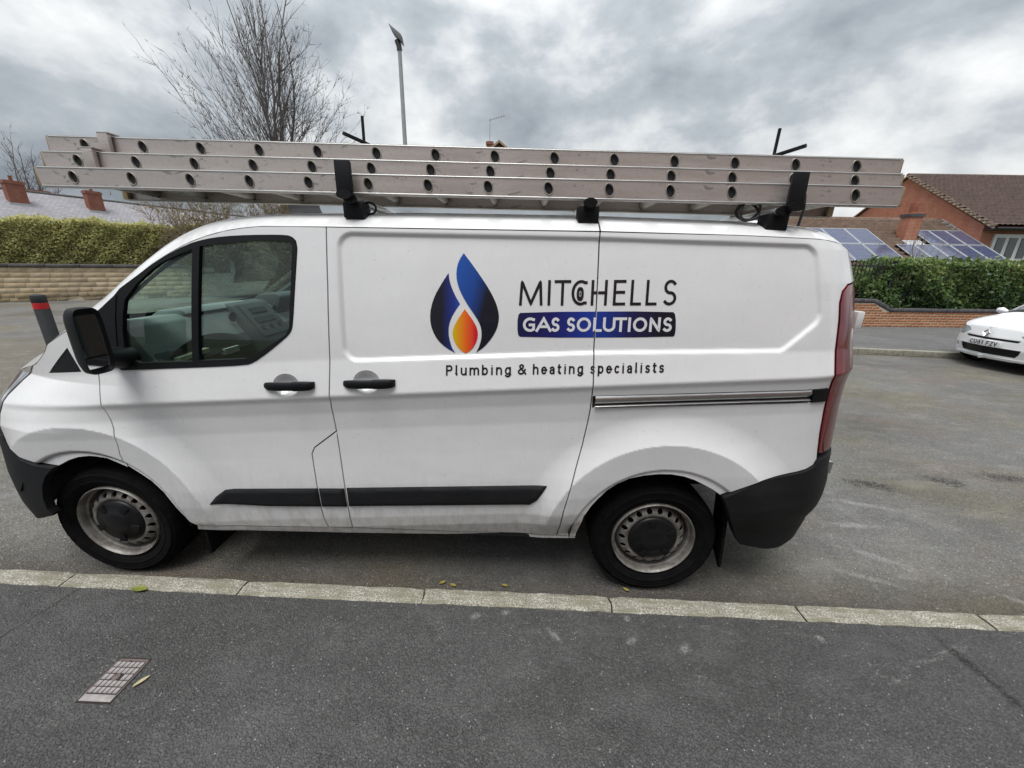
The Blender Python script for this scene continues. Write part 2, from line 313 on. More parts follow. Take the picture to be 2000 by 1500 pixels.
piece('brick_orange', [(.45, .20, .10), (.52, .25, .13), (.40, .17, .085), (.48, .23, .13)]); piece('brick_blue', [(.10, .097, .11), (.14, .135, .145), (.08, .077, .088)])
piece('sandstone', [(.57, .455, .30), (.63, .515, .355), (.53, .415, .27), (.60, .485, .335), (.46, .38, .27)], 6, .6, 35); piece('sandstone_rough', [(.37, .295, .185), (.45, .355, .22), (.28, .23, .165)], 7, 1.0, 16)
simple('mortar', (.56, .48, .37), .95, bump=.4); simple('coping_dark', (.085, .08, .076), .9, var=.3, scale=5, bump=.5); simple('blue_mortar', (.10, .097, .095), .95)
simple('tile_brown', (.115, .080, .069), .85, var=.3, scale=3.5, bump=.3, bscale=30); simple('tile_brown_old', (.165, .112, .083), .9, var=.35, scale=2.5, bump=.4, bscale=25)
m, b = material('slate_pale'); c = b.co(); sp = b.new('ShaderNodeSeparateXYZ', {0: c}); v = b.new('ShaderNodeCombineXYZ', {0: sp.outputs[1], 1: b.math('MULTIPLY', sp.outputs[2], 1.8), 2: 0.}).outputs[0]
br = b.new('ShaderNodeTexBrick', {'Vector': v, 'Color1': (.25, .245, .27, 1), 'Color2': (.34, .33, .355, 1), 'Mortar': (.12, .12, .13, 1), 'Scale': 1., 'Mortar Size': .012, 'Brick Width': .3, 'Row Height': .22})
b.set(Base_Color=b.mix(b.rng(b.noise(c, 1.2, 6, .65), .35, .7, 0, .5), br.outputs['Color'], (.21, .20, .20)), Roughness=.7); b.bump(br.outputs['Fac'], -.4, .01)
simple('lead', (.42, .44, .45), .6, .2, var=.2, scale=12); simple('white_upvc', (.74, .75, .75), .35, var=.04); simple('pane_dark', (.03, .035, .04), .06, var=.3, coat=1.); simple('clay_pot', (.25, .085, .05), .85); simple('gutter_black', (.03, .03, .032), .5); simple('verge_mortar', (.33, .25, .19), .95, var=.25)
m, b = material('solar_cell'); c = b.new('ShaderNodeTexCoord').outputs['Object']; br = b.new('ShaderNodeTexBrick', {'Vector': c, 'Color1': (.040, .050, .115, 1), 'Color2': (.050, .062, .135, 1), 'Mortar': (.22, .24, .31, 1), 'Scale': 1., 'Mortar Size': .007, 'Brick Width': .165, 'Row Height': .165}, offset=0.)
b.set(Base_Color=br.outputs['Color'], Roughness=.2, Coat_Weight=.45, Coat_Roughness=.05)
simple('panel_frame', (.55, .57, .58), .4, .4, var=.05)
simple('iron_black', (.014, .015, .018), .5); simple('bollard_black', (.020, .021, .024), .55, var=.2, bump=.2); simple('band_red', (.50, .014, .02), .4)
simple('cast_iron', (.15, .118, .108), .7, .35, var=.3, scale=20, bump=.4, bscale=90); simple('cover_pad', (.33, .30, .298), .6, .35, var=.25, scale=30, bump=.4, bscale=120); simple('cover_gap', (.022, .016, .014), .95)
def leafmat(name, stops, rough=.55):
    m, b = material(name); a = b.new('ShaderNodeAttribute', attribute_name='tone').outputs['Fac']; b.set(Base_Color=b.ramp(a, stops), Roughness=rough, Specular_IOR_Level=.35)
    t = b.new('ShaderNodeBsdfTranslucent', {0: b.ramp(a, stops)}); mx = b.new('ShaderNodeMixShader', {0: .38}); o = [n for n in b.n if n.type == 'OUTPUT_MATERIAL'][0]
    b.l.new(b.b.outputs[0], mx.inputs[1]); b.l.new(t.outputs[0], mx.inputs[2]); b.l.new(mx.outputs[0], o.inputs[0]); return m
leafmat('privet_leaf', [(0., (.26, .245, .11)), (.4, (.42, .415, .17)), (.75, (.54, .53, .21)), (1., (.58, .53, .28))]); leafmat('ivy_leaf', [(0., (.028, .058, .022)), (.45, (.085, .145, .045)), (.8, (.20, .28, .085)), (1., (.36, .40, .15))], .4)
leafmat('shrub_leaf', [(0., (.14, .12, .055)), (.5, (.22, .20, .09)), (1., (.28, .26, .10))])
simple('bark', (.11, .098, .092), .95, var=.3, scale=14, bump=.5); simple('twig', (.16, .145, .14), .95, var=.25); simple('twig_brown', (.24, .19, .13), .95, var=.3); simple('hedge_core', (.17, .17, .075), 1.)
simple('leaf_yellow', (.27, .215, .045), .6, var=.3, scale=40); simple('leaf_green', (.17, .19, .03), .6, var=.35, scale=40); simple('leaf_pale', (.42, .37, .22), .7, var=.25, scale=40)
simple('plate_white', (.72, .73, .73), .4, var=.03); simple('emblem_chrome', (.55, .56, .57), .2, .9); simple('soil', (.075, .085, .04), 1., var=.35, scale=.6)
simple('grit_stone', (.16, .145, .12), .9, var=.5, scale=30)
# ---------------------------------------------------------------- ground
def sheet(name, poly, z, mat, kind='structure', z0=None):
    mb = MB()
    if z0 is None: mb.add([(x, y, z) for x, y in poly], [tuple(range(len(poly)))])
    else: mb.prism(poly, z0, z, 'z')
    return mb.build(name, mat, None, kind=kind, recalc=True)
sheet('ground', [(-300, -120), (300, -120), (300, 300), (-300, 300)], -.012, 'soil')
sheet('road', [(-90, -.5), (40, -.9), (40, 6.6), (3, 9), (-3, 40), (-90, 40)], 0., 'road_tarmac')
kfar = lambda x: -.066-.0128*(x-.84)
sheet('pavement', [(-14, kfar(-14)-.1), (16, kfar(16)-.1), (16, -9), (-14, -9)], .117, 'pavement_tarmac')
# kerb: separate stones, each a little out of line with its neighbour
kerb = bpy.data.objects.new('kerb', None); COL.objects.link(kerb); kerb['kind'] = 'structure'
rk = random.Random(4)
jx = [.862, 1.797, 2.741, 3.690, 4.625, 5.51]; jx = [jx[0]-.93*k for k in range(9, 0, -1)]+jx+[jx[-1]+.93*k for k in range(1, 9)]
def kerb_mesh(Lk, s):
    r = random.Random(s); nx = 16; mb = MB(); prof = [(-.100, -.02), (-.100, .118), (-.094, .1225), (-.05, .1235), (-.014, .1215), (-.003, .110), (.004, -.02)]
    for i in range(nx+1):
        x = Lk*i/nx
        for j, (y, z) in enumerate(prof):
            c = 1 if 0 < j < 6 else 0; e = (abs(i-nx/2)/(nx/2))**14
            mb.v.append((x+(r.uniform(-.006, .006) if i in (0, nx) else 0), y+c*r.uniform(-.0035, .0035), z-c*.006*e+c*r.uniform(-.002, .002)))
    n = len(prof)
    for i in range(nx):
        for j in range(n-1): mb.f.append((i*n+j, i*n+j+1, (i+1)*n+j+1, (i+1)*n+j))
    mb.f += [tuple(range(n)), tuple(nx*n+j for j in reversed(range(n)))]
    return mb
for i in range(len(jx)-1):
    o = kerb_mesh(jx[i+1]-jx[i]-.011, i).build('kerb_stone', 'kerb_stone', kerb, sm=40)
    o.location = (jx[i]+.0055, kfar(jx[i])+rk.uniform(-.003, .003), rk.uniform(-.002, .002)); o.rotation_euler = (0, rk.uniform(-.0015, .0015), -.0128)
# joint and crack lines let into the pavement
mb = MB()
def crackline(pts, w, z):
    mb = MB(); r = random.Random(int(pts[0][0]*100)); Q = []
    for a, b in zip(pts, pts[1:]):
        for k in range(16): t = k/16; Q.append((a[0]+(b[0]-a[0])*t+r.uniform(-.002, .002), a[1]+(b[1]-a[1])*t+r.uniform(-.002, .002)))
    Q.append(pts[-1])
    for i, q in enumerate(Q): 
        d = np.array(Q[min(i+1, len(Q)-1)])-np.array(Q[max(i-1, 0)]); d = d/(np.hypot(*d)+1e-9); n = np.array((-d[1], d[0]))*w*r.uniform(.3, 1); mb.v += [(q[0]-n[0], q[1]-n[1], z), (q[0]+n[0], q[1]+n[1], z)]
    for i in range(len(Q)-1): mb.f.append((2*i, 2*i+2, 2*i+3, 2*i+1))
    return mb
crackline([(.99, -.165), (.93, -.45), (.90, -1.2)], .0022, .1185).build('pavement_joint', 'cover_gap', None, kind='structure', recalc=False)
# far side of the street: kerb, footway
farp = [(8.0, 6.95), (9.6, 6.62), (12.2, 6.32), (16, 6.0), (30, 5.2), (30, 10.2), (8.0, 11.0)]
sheet('far_pavement', farp, .12, 'far_pavement_tarmac', z0=-.01)
fk = bpy.data.objects.new('far_kerb', None); COL.objects.link(fk); fk['kind'] = 'structure'
line = farp[:5]; acc = []
for a, b in zip(line, line[1:]):
    n = max(1, round(math.hypot(b[0]-a[0], b[1]-a[1])/.915))
    for k in range(n):
        p = (a[0]+(b[0]-a[0])*k/n, a[1]+(b[1]-a[1])*k/n); q = (a[0]+(b[0]-a[0])*(k+1)/n, a[1]+(b[1]-a[1])*(k+1)/n)
        Lk = math.hypot(q[0]-p[0], q[1]-p[1])-.008; o = MB().box(0, Lk, -.012, .12, -.01, .126).build('kerb_stone', 'kerb_stone', fk, bevel=.012); o.location = (*p, 0); o.rotation_euler = (0, 0, math.atan2(q[1]-p[1], q[0]-p[0]))
# raised island at the end of the street, where the bollard stands
sheet('traffic_island', [(-1.6, 2.2), (-2.2, 4.4), (-4.6, 5.35), (-8.5, 5.2), (-12, 4.4), (-12, .6), (-3, .4)], .10, 'island_tarmac', z0=-.01)
# ---------------------------------------------------------------- stone wall with a clipped hedge behind it
wdir = math.atan2(.8, 1.0); WL0, WL1 = -5.0, 13.0
wall = thing('stone_wall', 'buff sandstone block wall with dark coping, running below the yellow-green hedge', 'wall', (-15.0, 12.6, 0), wdir)
MB().box(WL0, WL1, .006, .34, 0, 1.24).build('wall_core', 'mortar', wall)
rw = random.Random(11); shapes = {}
def block(w, h, d, rough, s):
    r = random.Random(s); mb = MB(); mb.box(0, w, 0, d, 0, h); mb.v = [(x+r.uniform(-1, 1)*rough, y+r.uniform(-1, 1)*rough, z+r.uniform(-1, 1)*rough) for x, y, z in mb.v]; return mb
rows = [(0., .15, 1), (.15, .17, 1), (.32, .18, 0), (.50, .185, 0), (.685, .185, 0), (.87, .185, 0), (1.055, .185, 0)]
for z, h, rough in rows:
    x = WL0+rw.uniform(-.3, 0)
    while x < WL1:
        w = rw.choice((.34, .42, .46, .52, .60)) if not rough else rw.choice((.26, .34, .45, .55)); key = (w, h, rough, rw.randrange(2))
        if key not in shapes:
            o = block(w-.014, h-.013, .09, .016 if rough else .003, hash(key) % 999).build('stone_block', 'sandstone_rough' if rough else 'sandstone', wall, bevel=.008 if rough else .003, seg=1); shapes[key] = o.data
        else: o = link('stone_block', shapes[key], wall)
        o.location = (x, -.002-(rw.uniform(.0, .03) if rough else rw.uniform(0, .006)), z+.006); x += w
x = WL0
while x < WL1:
    o = block(.885, .13, .42, .004, int(x*10)).build('coping_stone', 'coping_dark', wall, bevel=.02, seg=1); o.location = (x, -.05, 1.236); x += .9
# ---------------------------------------------------------------- foliage and twig makers
def leaf_cloud(n, sampler, size, seed, up=.35, out=0., aspect=1.7):
    R = np.random.default_rng(seed); C, tn = sampler(R, n); n = len(C)
    a = R.normal(size=(n, 3)); a[:, 2] += up; a[:, 1] -= out; a /= np.linalg.norm(a, axis=1)[:, None]; t = R.normal(size=(n, 3)); t -= a*np.sum(a*t, 1)[:, None]; t /= np.linalg.norm(t, axis=1)[:, None]; b = np.cross(a, t)
    s = size*R.uniform(.6, 1.3, n)[:, None]; l = t*s*aspect*.5; w = b*s*.5; k = a*s*.12
    V = np.stack([C-l, C+w+k, C+l, C-w+k], 1).reshape(-1, 3); F = np.arange(4*n).reshape(-1, 4)
    return V, F, np.clip(tn+R.normal(0, .16, n), 0, 1)
def segs_mesh(name, segs, sides=3):
    P0 = np.array([s[0] for s in segs]); P1 = np.array([s[1] for s in segs]); r0 = np.array([s[2] for s in segs]); r1 = np.array([s[3] for s in segs])
    d = P1-P0; d /= np.linalg.norm(d, axis=1)[:, None]+1e-9; ref = np.where(np.abs(d[:, 2:3]) < .9, [[0, 0, 1.]], [[1., 0, 0]]); u = np.cross(d, ref); u /= np.linalg.norm(u, axis=1)[:, None]; w = np.cross(d, u)
    V = []
    for k in range(sides):
        a = 2*math.pi*k/sides; q = u*math.cos(a)+w*math.sin(a); V.append((P0+q*r0[:, None], P1+q*r1[:, None]))
    n = len(segs); A = np.stack([v[0] for v in V]+[v[1] for v in V], 1).reshape(-1, 3); base = np.arange(n)[:, None]*2*sides
    F = np.concatenate([base+np.array([[k, (k+1) % sides, sides+(k+1) % sides, sides+k]]) for k in range(sides)])
    me = np_mesh(name, A, F); me.polygons.foreach_set('use_smooth', [True]*len(me.polygons)); return me
def grow(R, p, d, length, r, level, segs, spec, bend=.10, lift=.06):
    """one branch: a bending chain of segments that throws side branches"""
    n = max(2, int(length/spec['seg'][level])); step = length/n; p = np.array(p, float); d = np.array(d, float)
    for i in range(n):
        d2 = d+R.normal(0, bend, 3); d2[2] += lift; d2 /= np.linalg.norm(d2); q = p+d2*step; ra = r*(1-i/n*.75); rb = r*(1-(i+1)/n*.75); segs.append((p, q, ra, rb)); p, d = q, d2
        if level < len(spec['kids']) and i >= n*spec['bare'][level]:
            for _ in range(R.poisson(spec['kids'][level]*step)):
                a = R.normal(size=3); a -= d*(a@d); a /= np.linalg.norm(a); an = math.radians(R.uniform(*spec['ang'][level])); dd = d*math.cos(an)+a*math.sin(an)
                grow(R, p, dd, length*spec['len'][level]*R.uniform(.55, 1.1)*(1-.6*i/n), max(rb*.55, spec['rmin']), level+1, segs, spec, bend*1.3, lift)
    return segs
def bare_tree(name, label, loc, stems, spec, seed, thick, limb_r=.03, group=None, trunk_h=2., mats=('bark', 'twig')):
    R = np.random.default_rng(seed); t = thing(name, label, 'tree' if 'tree' in name else 'shrub', loc, 0, group); segs = []
    for (az, inc, L_, r, h0) in stems:
        d = (math.sin(inc)*math.cos(az), math.sin(inc)*math.sin(az), math.cos(inc)); grow(R, (0, 0, h0), d, L_, r, 0, segs, spec, .07, .035)
    big = [s for s in segs if s[2] > limb_r]; small = [s for s in segs if s[2] <= limb_r]
    if thick: big += [((0, 0, -.1), (.02, .01, trunk_h*.5), thick, thick*.85), ((.02, .01, trunk_h*.5), (0, 0, trunk_h+.2), thick*.85, thick*.7)]
    if big: link('trunk', segs_mesh('trunk', big, 7), t, mats[0])
    link('crown', segs_mesh('crown', small, 3), t, mats[1], 'stuff'); return t
# big bare tree behind the hedge
R = random.Random(5); st = [(.4, .02, 11.2, .085, 1.9), (2.4, .07, 10.6, .08, 1.9), (4.6, .08, 10.2, .08, 1.8), (5.6, .13, 9.4, .07, 1.9), (1.2, .16, 9.0, .06, 1.9)]
for k in range(150):                                             # ascending limbs, shorter towards the top: a broad cone
    h = 2.0+8.8*((k+.5)/150)**1.05; inc = math.radians(R.uniform(20, 56)-(h-2)*1.8); st.append((k*2.4+R.uniform(-.4, .4), inc, min(7.0, (13.6-h)*R.uniform(.50, .72)), R.uniform(.015, .023), h))
bare_tree('bare_tree', 'tall leafless many-stemmed tree rising behind the van above the ladders', (-8.5, 18.2, 0), st, dict(seg=(.40, .26, .20, .16), kids=(3.6, 3.6, 1.0), ang=((16, 42), (18, 50), (25, 60)), len=(.24, .45, .45), bare=(.10, .10, .1), rmin=.0085), 3, .30, .04, trunk_h=2.3)
# leafless tree far off, behind the terrace roofs
st = [(k*2.4, math.radians(6+k*3.6), 8.2-.2*k, .09, 1.8) for k in range(16)]
bare_tree('bare_tree', 'distant leafless tree behind the slate roofs at the far edge of the street', (-43.5, 37., 1.2), st, dict(seg=(.6, .45, .4), kids=(2.2, 2.4), ang=((22, 50), (25, 60)), len=(.4, .5), bare=(.2, .1), rmin=.018), 8, .3, .05)
# brown twiggy shrubs between hedge and tree
shspec = dict(seg=(.28, .22, .18), kids=(7.0, 6.0), ang=((18, 50), (25, 65)), len=(.42, .45), bare=(.1, .05), rmin=.010)
for i, (x, y, h, nst, lab) in enumerate(((-10.3, 15.6, 4.5, 44, 'tangled brown leafless shrub at the end of the hedge, left of the tree'), (-7.6, 16.4, 4.6, 44, 'tangled brown leafless shrub in front of the foot of the tall tree'), (-4.6, 17.6, 4.2, 36, 'tangled brown leafless shrub to the right of the tall tree, behind the roof rack'))):
    R = random.Random(20+i); st = [(R.uniform(0, 6.28), math.radians(abs(R.gauss(0, 30))), h*R.uniform(.7, 1.05), .022, .05) for k in range(nst)]
    t = bare_tree('leafless_shrub', lab, (x, y, 0), st, shspec, 40+i, 0, .016, 'leafless shrubs beside the hedge', mats=('twig_brown', 'twig_brown'))
    def smp(R, n, h=h): 
        P = R.normal(size=(n, 3))*[.75, .6, .8]+[0, 0, h*.52]; P = P[P[:, 2] > .1]; return P, np.clip(P[:, 2]/h*.7, 0, 1)
    V, F, a = leaf_cloud(1500, smp, .075, 60+i); link('leaves', np_mesh('leaves', V, F, a), t, 'shrub_leaf', 'stuff')
# hedge: clipped privet, uneven top, behind and above the stone wall
hedge = thing('hedge', 'long clipped yellow-green privet hedge growing above the sandstone wall', 'hedge', (-15.0, 12.6, 0), wdir)
def hedge_top(x): return 2.93+.04*math.sin(x*1.3)+.03*math.sin(x*3.7+1)+.03*x*.35
MB().grid(lambda x, v: (x, .60+(0 if v < 3 else 1.0)+(.12*math.sin(x*2.1+v)), [.9, 1.9, hedge_top(x)-.12, hedge_top(x)-.12, 1.9, .9][v] if v != 2 else hedge_top(x)-.12), [WL0+k*.3 for k in range(int((WL1-3-WL0)/.3))], [0, 1, 2, 3, 4, 5]).build('hedge_core', 'hedge_core', hedge, recalc=False)
def hs(R, n):
    x = R.uniform(WL0, WL1-3.2, n); tp = 2.93+.04*np.sin(x*1.3)+.03*np.sin(x*3.7+1)+.0105*x; lump = .05*np.sin(x*4.1)+.05*np.sin(x*9.3+2)+.03*np.sin(x*23.)
    f = R.uniform(0, 1, n); on_top = f < .22
    z = np.where(on_top, tp+lump*.6+R.normal(0, .055, n), 1.15+(tp-1.15)*R.uniform(0, 1, n)**.85); bul = .03*np.sin(x*2.7+z*3.1)+.035*np.sin(x*7.1-z*6.3)
    y = np.where(on_top, R.uniform(.28, 1.5, n), .42+bul+R.exponential(.075, n)-.05); y = np.where(~on_top & (z > tp-.2), y+(z-tp+.2)*.3, y)
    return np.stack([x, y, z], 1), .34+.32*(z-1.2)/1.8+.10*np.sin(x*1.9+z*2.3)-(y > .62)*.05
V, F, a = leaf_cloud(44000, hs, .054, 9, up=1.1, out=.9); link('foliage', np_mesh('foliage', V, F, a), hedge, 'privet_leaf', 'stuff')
R = np.random.default_rng(77); sg = []
for k in range(1500):
    x = R.uniform(WL0, WL1-3.2); z = R.uniform(1.3, hedge_top(x)+.02); p = np.array((x, .45+R.uniform(-.08, .1) if z < hedge_top(x)-.25 else R.uniform(.4, 1.3), z)); d = R.normal(size=3)*.5+[0, -.15, .8]; d /= np.linalg.norm(d); sg.append((p, p+d*R.uniform(.1, .34 if k % 5 else .5), .0055, .0035))
link('twigs', segs_mesh('twigs', sg, 3), hedge, 'twig_brown', 'stuff')
# ---------------------------------------------------------------- terrace with pale slate roofs and brick chimneys
ta = math.atan2(7.6, 2.7); 
ter = thing('terrace_row', 'row of terraced houses with pale slate roof beyond the hedge', 'building', (-35.9, 27.0, 0), ta-math.pi/2)
MB().prism([(4.2, -.2), (4.2, 3.4), (0, 6.05), (-4.2, 3.4), (-4.2, -.2)], -14, 30, 'y').build('wall', 'red_brick_far', ter)
for s in (1, -1): MB().add([(s*4.5, -14.2, 3.25), (s*4.5, 30.2, 3.25), (0, 30.2, 6.12), (0, -14.2, 6.12), (s*4.5, -14.2, 3.37), (s*4.5, 30.2, 3.37), (0, 30.2, 6.24), (0, -14.2, 6.24)], [(0, 1, 2, 3), (7, 6, 5, 4), (0, 4, 5, 1), (1, 5, 6, 2), (2, 6, 7, 3), (3, 7, 4, 0)]).build('roof', 'slate_pale', ter)
MB().tube([(0, -14.2, 6.22), (0, 30.2, 6.22)], .12, 8).build('ridge_tiles', 'coping_dark', ter, sm=60)
def chimney(par, x, y, z0, z1, w, d, mat, pots, potm='clay_pot', capm=None):
    c = MB().box(x-w/2, x+w/2, y-d/2, y+d/2, z0, z1).build('chimney', mat, par)
    MB().box(x-w/2-.05, x+w/2+.05, y-d/2-.05, y+d/2+.05, z1-.22, z1-.06).build('chimney_band', capm or mat, c)
    for k in range(pots):
        yy = y+(k-(pots-1)/2)*d/max(pots, 1); MB().lathe([(.11, 0), (.10, .3), (.115, .34), (.085, .34), (.075, .0)], 12, 'z', (x, yy, z1-.01)).build('chimney_pot', potm, c, sm=50, recalc=False)
    MB().box(x-w/2-.02, x+w/2+.10, y-d/2-.10, y+d/2+.10, z0, z0+.30).build('lead_apron', 'lead', c); return c
for y, dz in ((1.7, .0), (6.0, .0)): chimney(ter, 1.5, y, 4.9, 6.7, .55, .95, 'red_brick_far', 1)
chimney(ter, -2.0, 4.0, 4.5, 6.6, .7, 1.6, 'red_brick_far', 0)
# ---------------------------------------------------------------- brick house directly behind the van (only its gable top clears the ladders)
hb = thing('brick_house', 'red brick house behind the van, its gable tip showing above the ladders', 'house', (1.35, 30, 0))
MB().prism([(-4.6, -.2), (-4.6, 6.4), (0, 9.95), (4.6, 6.4), (4.6, -.2)], 0, 9, 'y').build('wall', 'red_brick_far', hb)
for s in (1, -1): MB().add([(s*5.0, -.3, 6.12), (0, -.3, 10.0), (0, 9.3, 10.0), (s*5.0, 9.3, 6.12), (s*5.0, -.3, 6.28), (0, -.3, 10.16), (0, 9.3, 10.16), (s*5.0, 9.3, 6.28)], [(0, 1, 2, 3), (7, 6, 5, 4), (0, 4, 5, 1), (1, 5, 6, 2), (2, 6, 7, 3), (3, 7, 4, 0)]).build('roof', 'verge_mortar', hb)
for x in (-2.2, 2.2):
    for z in (1.1, 3.9): w = MB().box(x-.7, x+.7, -.06, .02, z, z+1.3).build('window', 'white_upvc', hb); MB().box(x-.6, x+.6, -.075, -.05, z+.08, z+1.2).build('window_pane', 'pane_dark', w)
chimney(hb, -.95, 3.2, 8.6, 10.9, .5, .6, 'red_brick_far', 0)
ae = MB().tube([(-.98, 3.2, 10.8), (-.94, 3.2, 12.55)], .022, 6).tube([(-1.02, 3.2, 12.4), (.25, 3.2, 12.75)], .020, 5)
for k in range(6): ae.tube([(-.85+k*.2, 2.95, 12.46+k*.055), (-.85+k*.2, 3.45, 12.46+k*.055)], .010, 4)
ae.build('television_aerial', 'lamp_grey', hb)
# ---------------------------------------------------------------- bungalow with solar panels, and the taller brick house it abuts
def tiled_roof(name, par, p_eave0, p_eave1, p_ridge0, p_ridge1, mat, course=.40, col=.30, amp=.05, step=.13):
    """double-roman tiles: stepped courses with a rounded wave across; points are (x, y, z)"""
    a, b, c, d = [np.array(p, float) for p in (p_eave0, p_eave1, p_ridge0, p_ridge1)]; L_ = np.linalg.norm(b-a); H_ = np.linalg.norm(c-a); nr = int(H_/course); ncol = int(L_/col*8)
    n = np.cross(b-a, c-a); n /= np.linalg.norm(n); n = n if n[2] > 0 else -n; u = np.linspace(0, 1, ncol+1); wave = amp*np.abs(np.sin(u*L_/col*math.pi))**.7; V = []; F = []
    for r in range(nr):
        for e, lift in ((0, step), (1, .0)):
            v = (r+e)/nr; base = a+(b-a)*u[:, None]; tp = c+(d-c)*u[:, None]; V.append(base+(tp-base)*v+n*(wave+lift)[:, None])
    V = np.concatenate(V); m = ncol+1
    for r in range(2*nr-1): k = r*m+np.arange(ncol); F.append(np.stack([k, k+1, k+1+m, k+m], 1))
    F = np.concatenate(F); me = np_mesh(name, V, F); return link(name, me, par, mat, 'stuff')
X0 = 30.0
bg = thing('bungalow', 'low brown-tiled bungalow with blue solar panels and a red chimney behind the ivy hedge', 'house', (0, 0, 0))
MB().prism([(20.9, -1.2), (20.9, 2.0), (25.6, 4.62), (30.3, 2.0), (30.3, -1.2)], 12, X0-.05, 'x').build('wall', 'house_brick', bg)
EV, RG = (20.3, 1.72), (25.6, 4.80)
tiled_roof('roof_tiles', bg, (11.7, EV[0], EV[1]), (X0-.02, EV[0], EV[1]+.02), (11.7, RG[0], RG[1]), (X0-.02, RG[0], RG[1]+.05), 'tile_brown_old')
MB().add([(11.7, RG[0], RG[1]), (X0-.02, RG[0], RG[1]), (X0-.02, 30.9, 1.72), (11.7, 30.9, 1.72)], [(0, 1, 2, 3)]).build('roof_back', 'tile_brown_old', bg)
rx = 11.7
while rx < X0-.3: MB().tube([(rx, RG[0], RG[1]+.03), (rx+.43, RG[0], RG[1]+.03)], .14, 8).build('ridge_tile', 'tile_brown_old', bg, sm=60); rx += .45
MB().tube([(11.7, EV[0]-.06, EV[1]-.05), (X0-.1, EV[0]-.06, EV[1]-.05)], .06, 8).build('gutter', 'gutter_black', bg, sm=60)
sl = np.array((0, RG[0]-EV[0], RG[1]-EV[1])); SLen = np.linalg.norm(sl); sl /= SLen; nn_ = np.array((0, -sl[2], sl[1]))
def roof_pt(x, s, h=0.): p = np.array((x, EV[0], EV[1]))+sl*s+nn_*h; return p
pm = None
def solar(x, s, w, h):
    global pm
    p = roof_pt(x, s, .24); M = Matrix(((1, 0, 0, p[0]), (0, sl[1], nn_[1], p[1]), (0, sl[2], nn_[2], p[2]), (0, 0, 0, 1)))
    o = MB().box(0, w, 0, h, -.03, .0).build('solar_panel', 'solar_cell', bg); o.matrix_local = M
    f = MB()
    for q in ((-.0, w, -.0, .045), (0, w, h-.045, h), (0, .045, .045, h-.045), (w-.045, w, .045, h-.045)): f.box(q[0], q[1], q[2], q[3], -.035, .012)
    f.build('panel_rim', 'panel_frame', o)
for i in range(4):
    for j in range(2): solar(18.7+i*1.40, .55+j*1.92, 1.36, 1.88)
for i in range(3):
    solar(26.9+i*1.02, 2.55, 1.0, 1.75)
for i in range(5): solar(24.85+i*1.02, .62, 1.0, 1.86)
ch = chimney(bg, 26.15, 23.25, 2.9, 4.95, .75, .60, 'house_brick', 0, capm='brick_blue')
MB().box(25.95, 26.25, 23.1, 23.4, 4.9, 5.5).build('chimney_pot', 'clay_pot', ch, bevel=.03)
p = roof_pt(25.62, 2.35, .17); o = MB().box(0, 1.06, 0, .75, -.04, .02).build('lead_apron', 'lead', ch); o.matrix_local = Matrix(((1, 0, 0, p[0]), (0, sl[1], nn_[1], p[1]), (0, sl[2], nn_[2], p[2]), (0, 0, 0, 1)))
hr = thing('gable_house', 'tall red brick house with brown tiled roof and plain gable, beyond the bungalow', 'house', (0, 0, 0))
RY, RZ, EY, EZ = 28.6, 8.0, 22.2, 4.15
MB().prism([(22.8, -1.2), (22.8, 4.3), (RY, RZ-.15), (34.4, 4.3), (34.4, -1.2)], X0, X0+16, 'x').build('wall', 'house_brick', hr)
tiled_roof('roof_tiles', hr, (X0-.12, EY, EZ), (X0+16.2, EY, EZ), (X0-.12, RY, RZ), (X0+16.2, RY, RZ), 'tile_brown', course=.43, step=.17)
MB().add([(X0-.12, RY, RZ), (X0+16.2, RY, RZ), (X0+16.2, 35., EZ), (X0-.12, 35., EZ)], [(0, 1, 2, 3)]).build('roof_back', 'tile_brown', hr)
for y1, z1 in ((EY, EZ), (35., EZ)): MB().tube([(X0-.10, RY, RZ-.03), (X0-.10, y1, z1-.03)], .07, 6).build('verge', 'verge_mortar', hr, sm=60)
k = 0
for k in range(22): t = (k+.5)/22; MB().box(X0-.20, X0+.02, -.16, .06, -.03, .06, Matrix.Translation((0, RY+(EY-RY)*t, RZ+(EZ-RZ)*t+.03))).build('verge_tile', 'verge_mortar', hr)
rx = X0-.1
while rx < X0+16: MB().tube([(rx, RY, RZ+.03), (rx+.43, RY, RZ+.03)], .14, 8).build('ridge_tile', 'tile_brown', hr, sm=60); rx += .45
MB().tube([(X0, EY-.06, EZ-.03), (X0+16, EY-.06, EZ-.03)], .065, 8).build('gutter', 'gutter_black', hr, sm=60)
MB().box(X0, X0+16, EY, 22.82, EZ-.12, EZ-.05).build('soffit', 'gutter_black', hr)
# stepped lead flashing where the bungalow roof meets the gable wall
for k in range(9):
    p = roof_pt(X0-.16, .35+k*.62, .07); o = MB().box(0, .15, 0, .60, 0, .05).box(.10, .15, .05, .60, .05, .17).build('lead_flashing', 'lead', hr); o.matrix_local = Matrix(((1, 0, 0, p[0]), (0, sl[1], nn_[1], p[1]), (0, sl[2], nn_[2], p[2]), (0, 0, 0, 1)))
for x, z0, z1, nm in ((X0+.7, 2.35, 3.85, 3), (X0+4.6, 2.4, 3.85, 3), (X0+9, 2.4, 3.85, 3)):
    w = MB().box(x, x+2.2, 22.70, 22.82, z0, z1).build('window', 'white_upvc', hr)
    for j in range(nm): MB().box(x+.19+j*.70, x+.63+j*.70, 22.66, 22.72, z0+.20, z1-.20).build('window_pane', 'pane_dark', w)
sa = MB().tube([(X0+5.6, 25.0, 5.8), (X0+5.6, 25.0, 6.35)], .02, 5).tube([(X0+5.4, 25., 6.3), (X0+7.0, 24.8, 6.28)], .018, 5)
